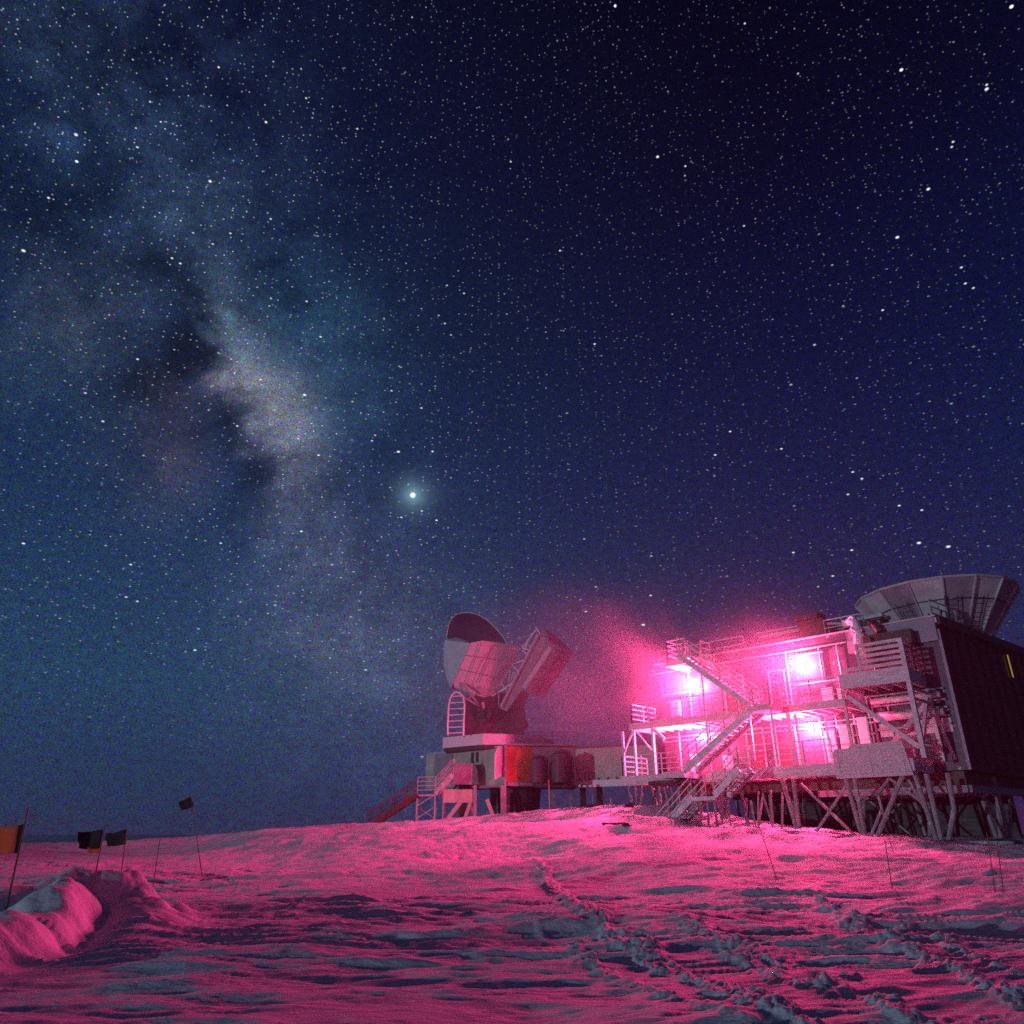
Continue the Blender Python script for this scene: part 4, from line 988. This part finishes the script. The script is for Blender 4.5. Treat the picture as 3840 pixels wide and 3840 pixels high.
# boom: long box, white stripe, side cabin
boom = [(2020, 2378, -.5), (2052, 2392, -.8), (2068, 2420, -.8), (1955, 2590, -.8), (1900, 2668, -.6), (1872, 2655, -.4), (1905, 2600, -.5)]
mb = MB().hull([T(*q) for q in boom]+[T(x, y, dy+2.4) for x, y, dy in boom]); bm_ = mb.build('boom', 'boom_paint', tel)
mb = MB(); mb.bar(T(2016, 2378, -.75), T(1876, 2650, -.7), .10, .10); mb.build('edge_tube', 'aluminium', bm_)
mb = MB(); a, b = T(2064, 2428, -1.3), T(1963, 2580, -1.3); mb.bar(a, b, .36, .20, up=(0, 1, 0)); mb.build('light_stripe', 'aluminium', bm_)
cab = [(2078, 2420, -.7), (2150, 2449, 0), (2040, 2619, 0), (1985, 2600, -.6), (1972, 2585, -.7)]
mb = MB().hull([T(*q) for q in cab]+[T(x, y, dy+2.6) for x, y, dy in cab]); cb = mb.build('receiver_cabin', 'boom_paint', tel)
for a, b in (((2052, 2459, -.85), (2128, 2483, -.15)), ((2022, 2505, -.85), (2104, 2521, -.12)), ((1995, 2548, -.85), (2076, 2562, -.1)), ((2112, 2434, -.4), (2010, 2608, -.4))):
    MB().bar(T(*a)+Vector((0, -.12, 0)), T(*b)+Vector((0, -.12, 0)), .05, .05).build('seam', 'dark_metal', cb)
wed = [(2040, 2357, 0), (2082, 2382, .2), (2150, 2447, .3), (2072, 2414, -.6), (2022, 2360, 0), (2045, 2390, -.3)]
mb = MB().hull([T(*q) for q in wed]+[T(x, y, dy+2.2) for x, y, dy in wed[:4]]); mb.build('cabin_hood', 'boom_paint', tel)
lowc = [(1960, 2590, -.4), (1985, 2602, -.2), (1960, 2660, .2), (1935, 2690, .2), (1880, 2700, .2), (1872, 2655, -.2), (1925, 2610, -.4)]
mb = MB().hull([T(*q) for q in lowc]+[T(x, y, dy+2.4) for x, y, dy in lowc]); mb.build('counterweight', 'dark_purple_paint', tel)
# arched ladder hoop
lad = thing('arched_ladder', 'bright metal ladder with a rounded top standing left of the telescope base', 'ladder', T(1710, 2755, -2.2))
LP = [(1680, 2758), (1679, 2720), (1681, 2680), (1683, 2645), (1688, 2620), (1697, 2603), (1711, 2594), (1726, 2599), (1737, 2613), (1742, 2640), (1741, 2680), (1739, 2720), (1738, 2758)]
mb = MB(); lp_ = [T(x, y, -2.2) for x, y in LP]
for a, b in zip(lp_, lp_[1:]): mb.tube(a, b, .075, n=8)
mb.build('hoop', 'aluminium', lad)
mb = MB()
for y in (2612, 2636, 2659, 2682, 2705, 2728, 2750):
    x0 = np.interp(y, [2612, 2645, 2680, 2760], [1692, 1683, 1681, 1680]); x1 = np.interp(y, [2612, 2640, 2680, 2760], [1736, 1742, 1741, 1738])
    mb.tube(T(x0, y, -2.2), T(x1, y-3, -2.2), .045, n=6)
mb.build('rungs', 'aluminium', lad)

# ================================================================== flags, poles, debris
def pole(name, label, cat, base, top, r, m, group=None, cloth=None):
    base = Vector(base); top = Vector(top)
    if cloth is None:
        mb = MB(); mb.tube(base, top, r, r*.7, n=7); return tag(mb.build(name, m), label, cat, group)
    t = thing(name, label, cat, base, group); MB().tube(base, top, r, r*.7, n=7).build('pole', m, t)
    for pts, cm, nm in cloth:
        # rippled cloth patch between four corners, real thickness
        a, b, c, d = [Vector(p) for p in pts]; n = 10; mbc = MB(); nv = (b-a).cross(d-a).normalized(); k = 0
        for side in (0, 1):
            for i in range(n+1):
                for j in range(n+1):
                    u, v = i/n, j/n; p = a.lerp(b, u).lerp(d.lerp(c, u), v)
                    w_ = (math.sin(u*7+v*2)*.055+math.sin(u*13-v*3)*.022+math.sin(v*9+u*4)*.018)*u*(b-a).length
                    mbc.v.append(p+nv*(w_+side*.006)+Vector((0, 0, -.04*u*math.sin(u*3+.5)*(b-a).length)))
        g = (n+1)*(n+1)
        for s_ in (0, 1):
            for i in range(n):
                for j in range(n):
                    q = [s_*g+i*(n+1)+j, s_*g+(i+1)*(n+1)+j, s_*g+(i+1)*(n+1)+j+1, s_*g+i*(n+1)+j+1]; mbc.f.append(tuple(q if s_ else q[::-1]))
        for i in range(n):
            for (x0, y0, x1, y1) in ((i, 0, i+1, 0), (i+1, n, i, n), (0, i+1, 0, i), (n, i, n, i+1)):
                p_, q_ = x0*(n+1)+y0, x1*(n+1)+y1; mbc.f.append((p_, q_, g+q_, g+p_))
        mbc.build(nm, cm, t, smooth=True)
    return t
def gpt(px, Y, sink=.1):
    x = ray(px, 3130); X = x.x/x.y*Y; return Vector((X, Y, ground_z(X, Y)-sink))
G = 'flags on bamboo poles marking the route'
def down(px, py, Y): p = at(px, py, Y); return p
y1 = 15.0; b = at(30, 3390, y1); b.z -= .6; t_ = at(106, 3030, y1)
pole('marker_flag', 'orange flag with a black hem on a bamboo pole at the far left', 'flag', b, t_, .022, 'bamboo', G,
     [([at(72, 3095, y1), at(-40, 3100, y1+.5), at(-55, 3205, y1+.5), at(50, 3200, y1)], 'orange_cloth', 'flag_cloth'), ([at(90, 3090, y1), at(72, 3095, y1), at(52, 3200, y1), at(70, 3198, y1)], 'black_cloth', 'hem')])
y2 = 15.5; b = at(368, 3225, y2); b.z -= .5
pole('marker_flag', 'larger black flag with a strip of orange below it beside its twin', 'flag', b, at(392, 3108, y2), .014, 'bamboo', G,
     [([at(388, 3110, y2), at(296, 3122, y2+.2), at(298, 3182, y2+.2), at(374, 3182, y2)], 'black_cloth', 'flag_cloth'), ([at(373, 3180, y2+.03), at(330, 3178, y2+.12), at(330, 3200, y2+.12), at(370, 3200, y2+.03)], 'orange_cloth', 'strip')])
y3 = 19.; b = at(470, 3210, y3); b.z -= .7
pole('marker_flag', 'smaller plain black flag second from the left pair', 'flag', b, at(476, 3106, y3), .014, 'bamboo', G, [([at(474, 3110, y3), at(400, 3126, y3+.3), at(402, 3174, y3+.3), at(472, 3166, y3)], 'black_cloth', 'flag_cloth')])
y4 = 22.; b = at(772, 3195, y4); b.z -= .6
pole('marker_flag', 'small dark flag raised highest on a leaning thin pole', 'flag', b, at(716, 2985, y4), .014, 'bamboo', G, [([at(716, 2986, y4), at(670, 3008, y4+.15), at(680, 3040, y4+.15), at(728, 3024, y4)], 'black_cloth', 'flag_cloth')])
GP = 'thin bare marker poles in the snow'
for (xb, yb_, xt, yt_, Y, lb) in ((594, 3212, 603, 3125, 20, 'bare pole left of the leaning flag pole'), (2915, 3290, 2852, 3112, 22, 'leaning bare pole before the stilts left of the planked windscreen'), (3345, 3330, 3318, 3150, 20, 'bare pole below the right end of the planked windscreen'),
                                 (3760, 3345, 3738, 3150, 19, 'rightmost bare pole by the dark end wall'), (3727, 3330, 3700, 3120, 20, 'bare pole paired beside the rightmost one'), (2292, 3140, 2290, 2992, 38, 'tall thin rod on the pink snow mound left of the ground stairs'), (3350, 3190, 3305, 3040, 27, 'short bare pole close to the stilts under the windscreen')):
    b = at(xb, yb_, Y); t_ = at(xt, yt_, Y); b = Vector((b.x, b.y, min(b.z, ground_z(b.x, b.y)-.1)))
    pole('marker_pole', lb, 'pole', b, t_, .013 if Y < 30 else .02, 'bamboo' if Y < 30 else 'galvanised_steel', GP)
for (px, y0, y1_, Y, w_, lb) in ((2058, 2925, 2968, YB-3, .16, 'pink lit marker beside the upright cylinders'), (2220, 2925, 3020, YB-4, .10, 'tall pink lit marker before the corridor'), (1663, 2975, 3005, YB-3, .18, 'short orange marker by the telescope building stilts')):
    a = at(px, y0, Y); b = at(px, y1_, Y); gg = ground_z(b.x, b.y)-.2
    t = thing('route_marker', lb, 'marker', (b.x, b.y, gg), 'lit markers near the telescope building')
    MB().bar((a.x, a.y, a.z), (a.x, a.y, gg), .05).build('pole', 'stair_steel', t); MB().bar(a, a+Vector((0, 0, -(a.z-b.z)*.6)), w_*1.6, .05).build('flag_cloth', 'marker_red', t)
# debris lumps
def lump(px, py, Y, r, label, n=14):
    p = at(px, py, Y); z = ground_z(p.x, p.y); c = Vector((p.x, p.y, z+r*.25)); mb = MB()
    for k in range(3):
        cc = c+Vector((random.uniform(-r, r), random.uniform(-r, r), 0))
        mb.hull([cc+Vector((random.uniform(-1, 1)*r*1.3, random.uniform(-1, 1)*r, random.uniform(-.6, .6)*r)) for _ in range(n)])
    return tag(mb.build('debris_heap', 'dark_metal'), label, 'debris', 'dark lumps on the pink mound')
lump(2300, 3128, 37, .28, 'dark wreckage lump at the foot of the thin rod'); lump(2345, 3138, 36, .18, 'small dark lump right of the rod')
lump(2223, 3028, 45, .2, 'dark lump on the mound crest below the corridor'); lump(2362, 3020, 43.5, .22, 'dark pointed lump on the mound crest near the deck')
lump(3735, 3060, 33, .3, 'dark bundle hanging low before the end wall stilts')
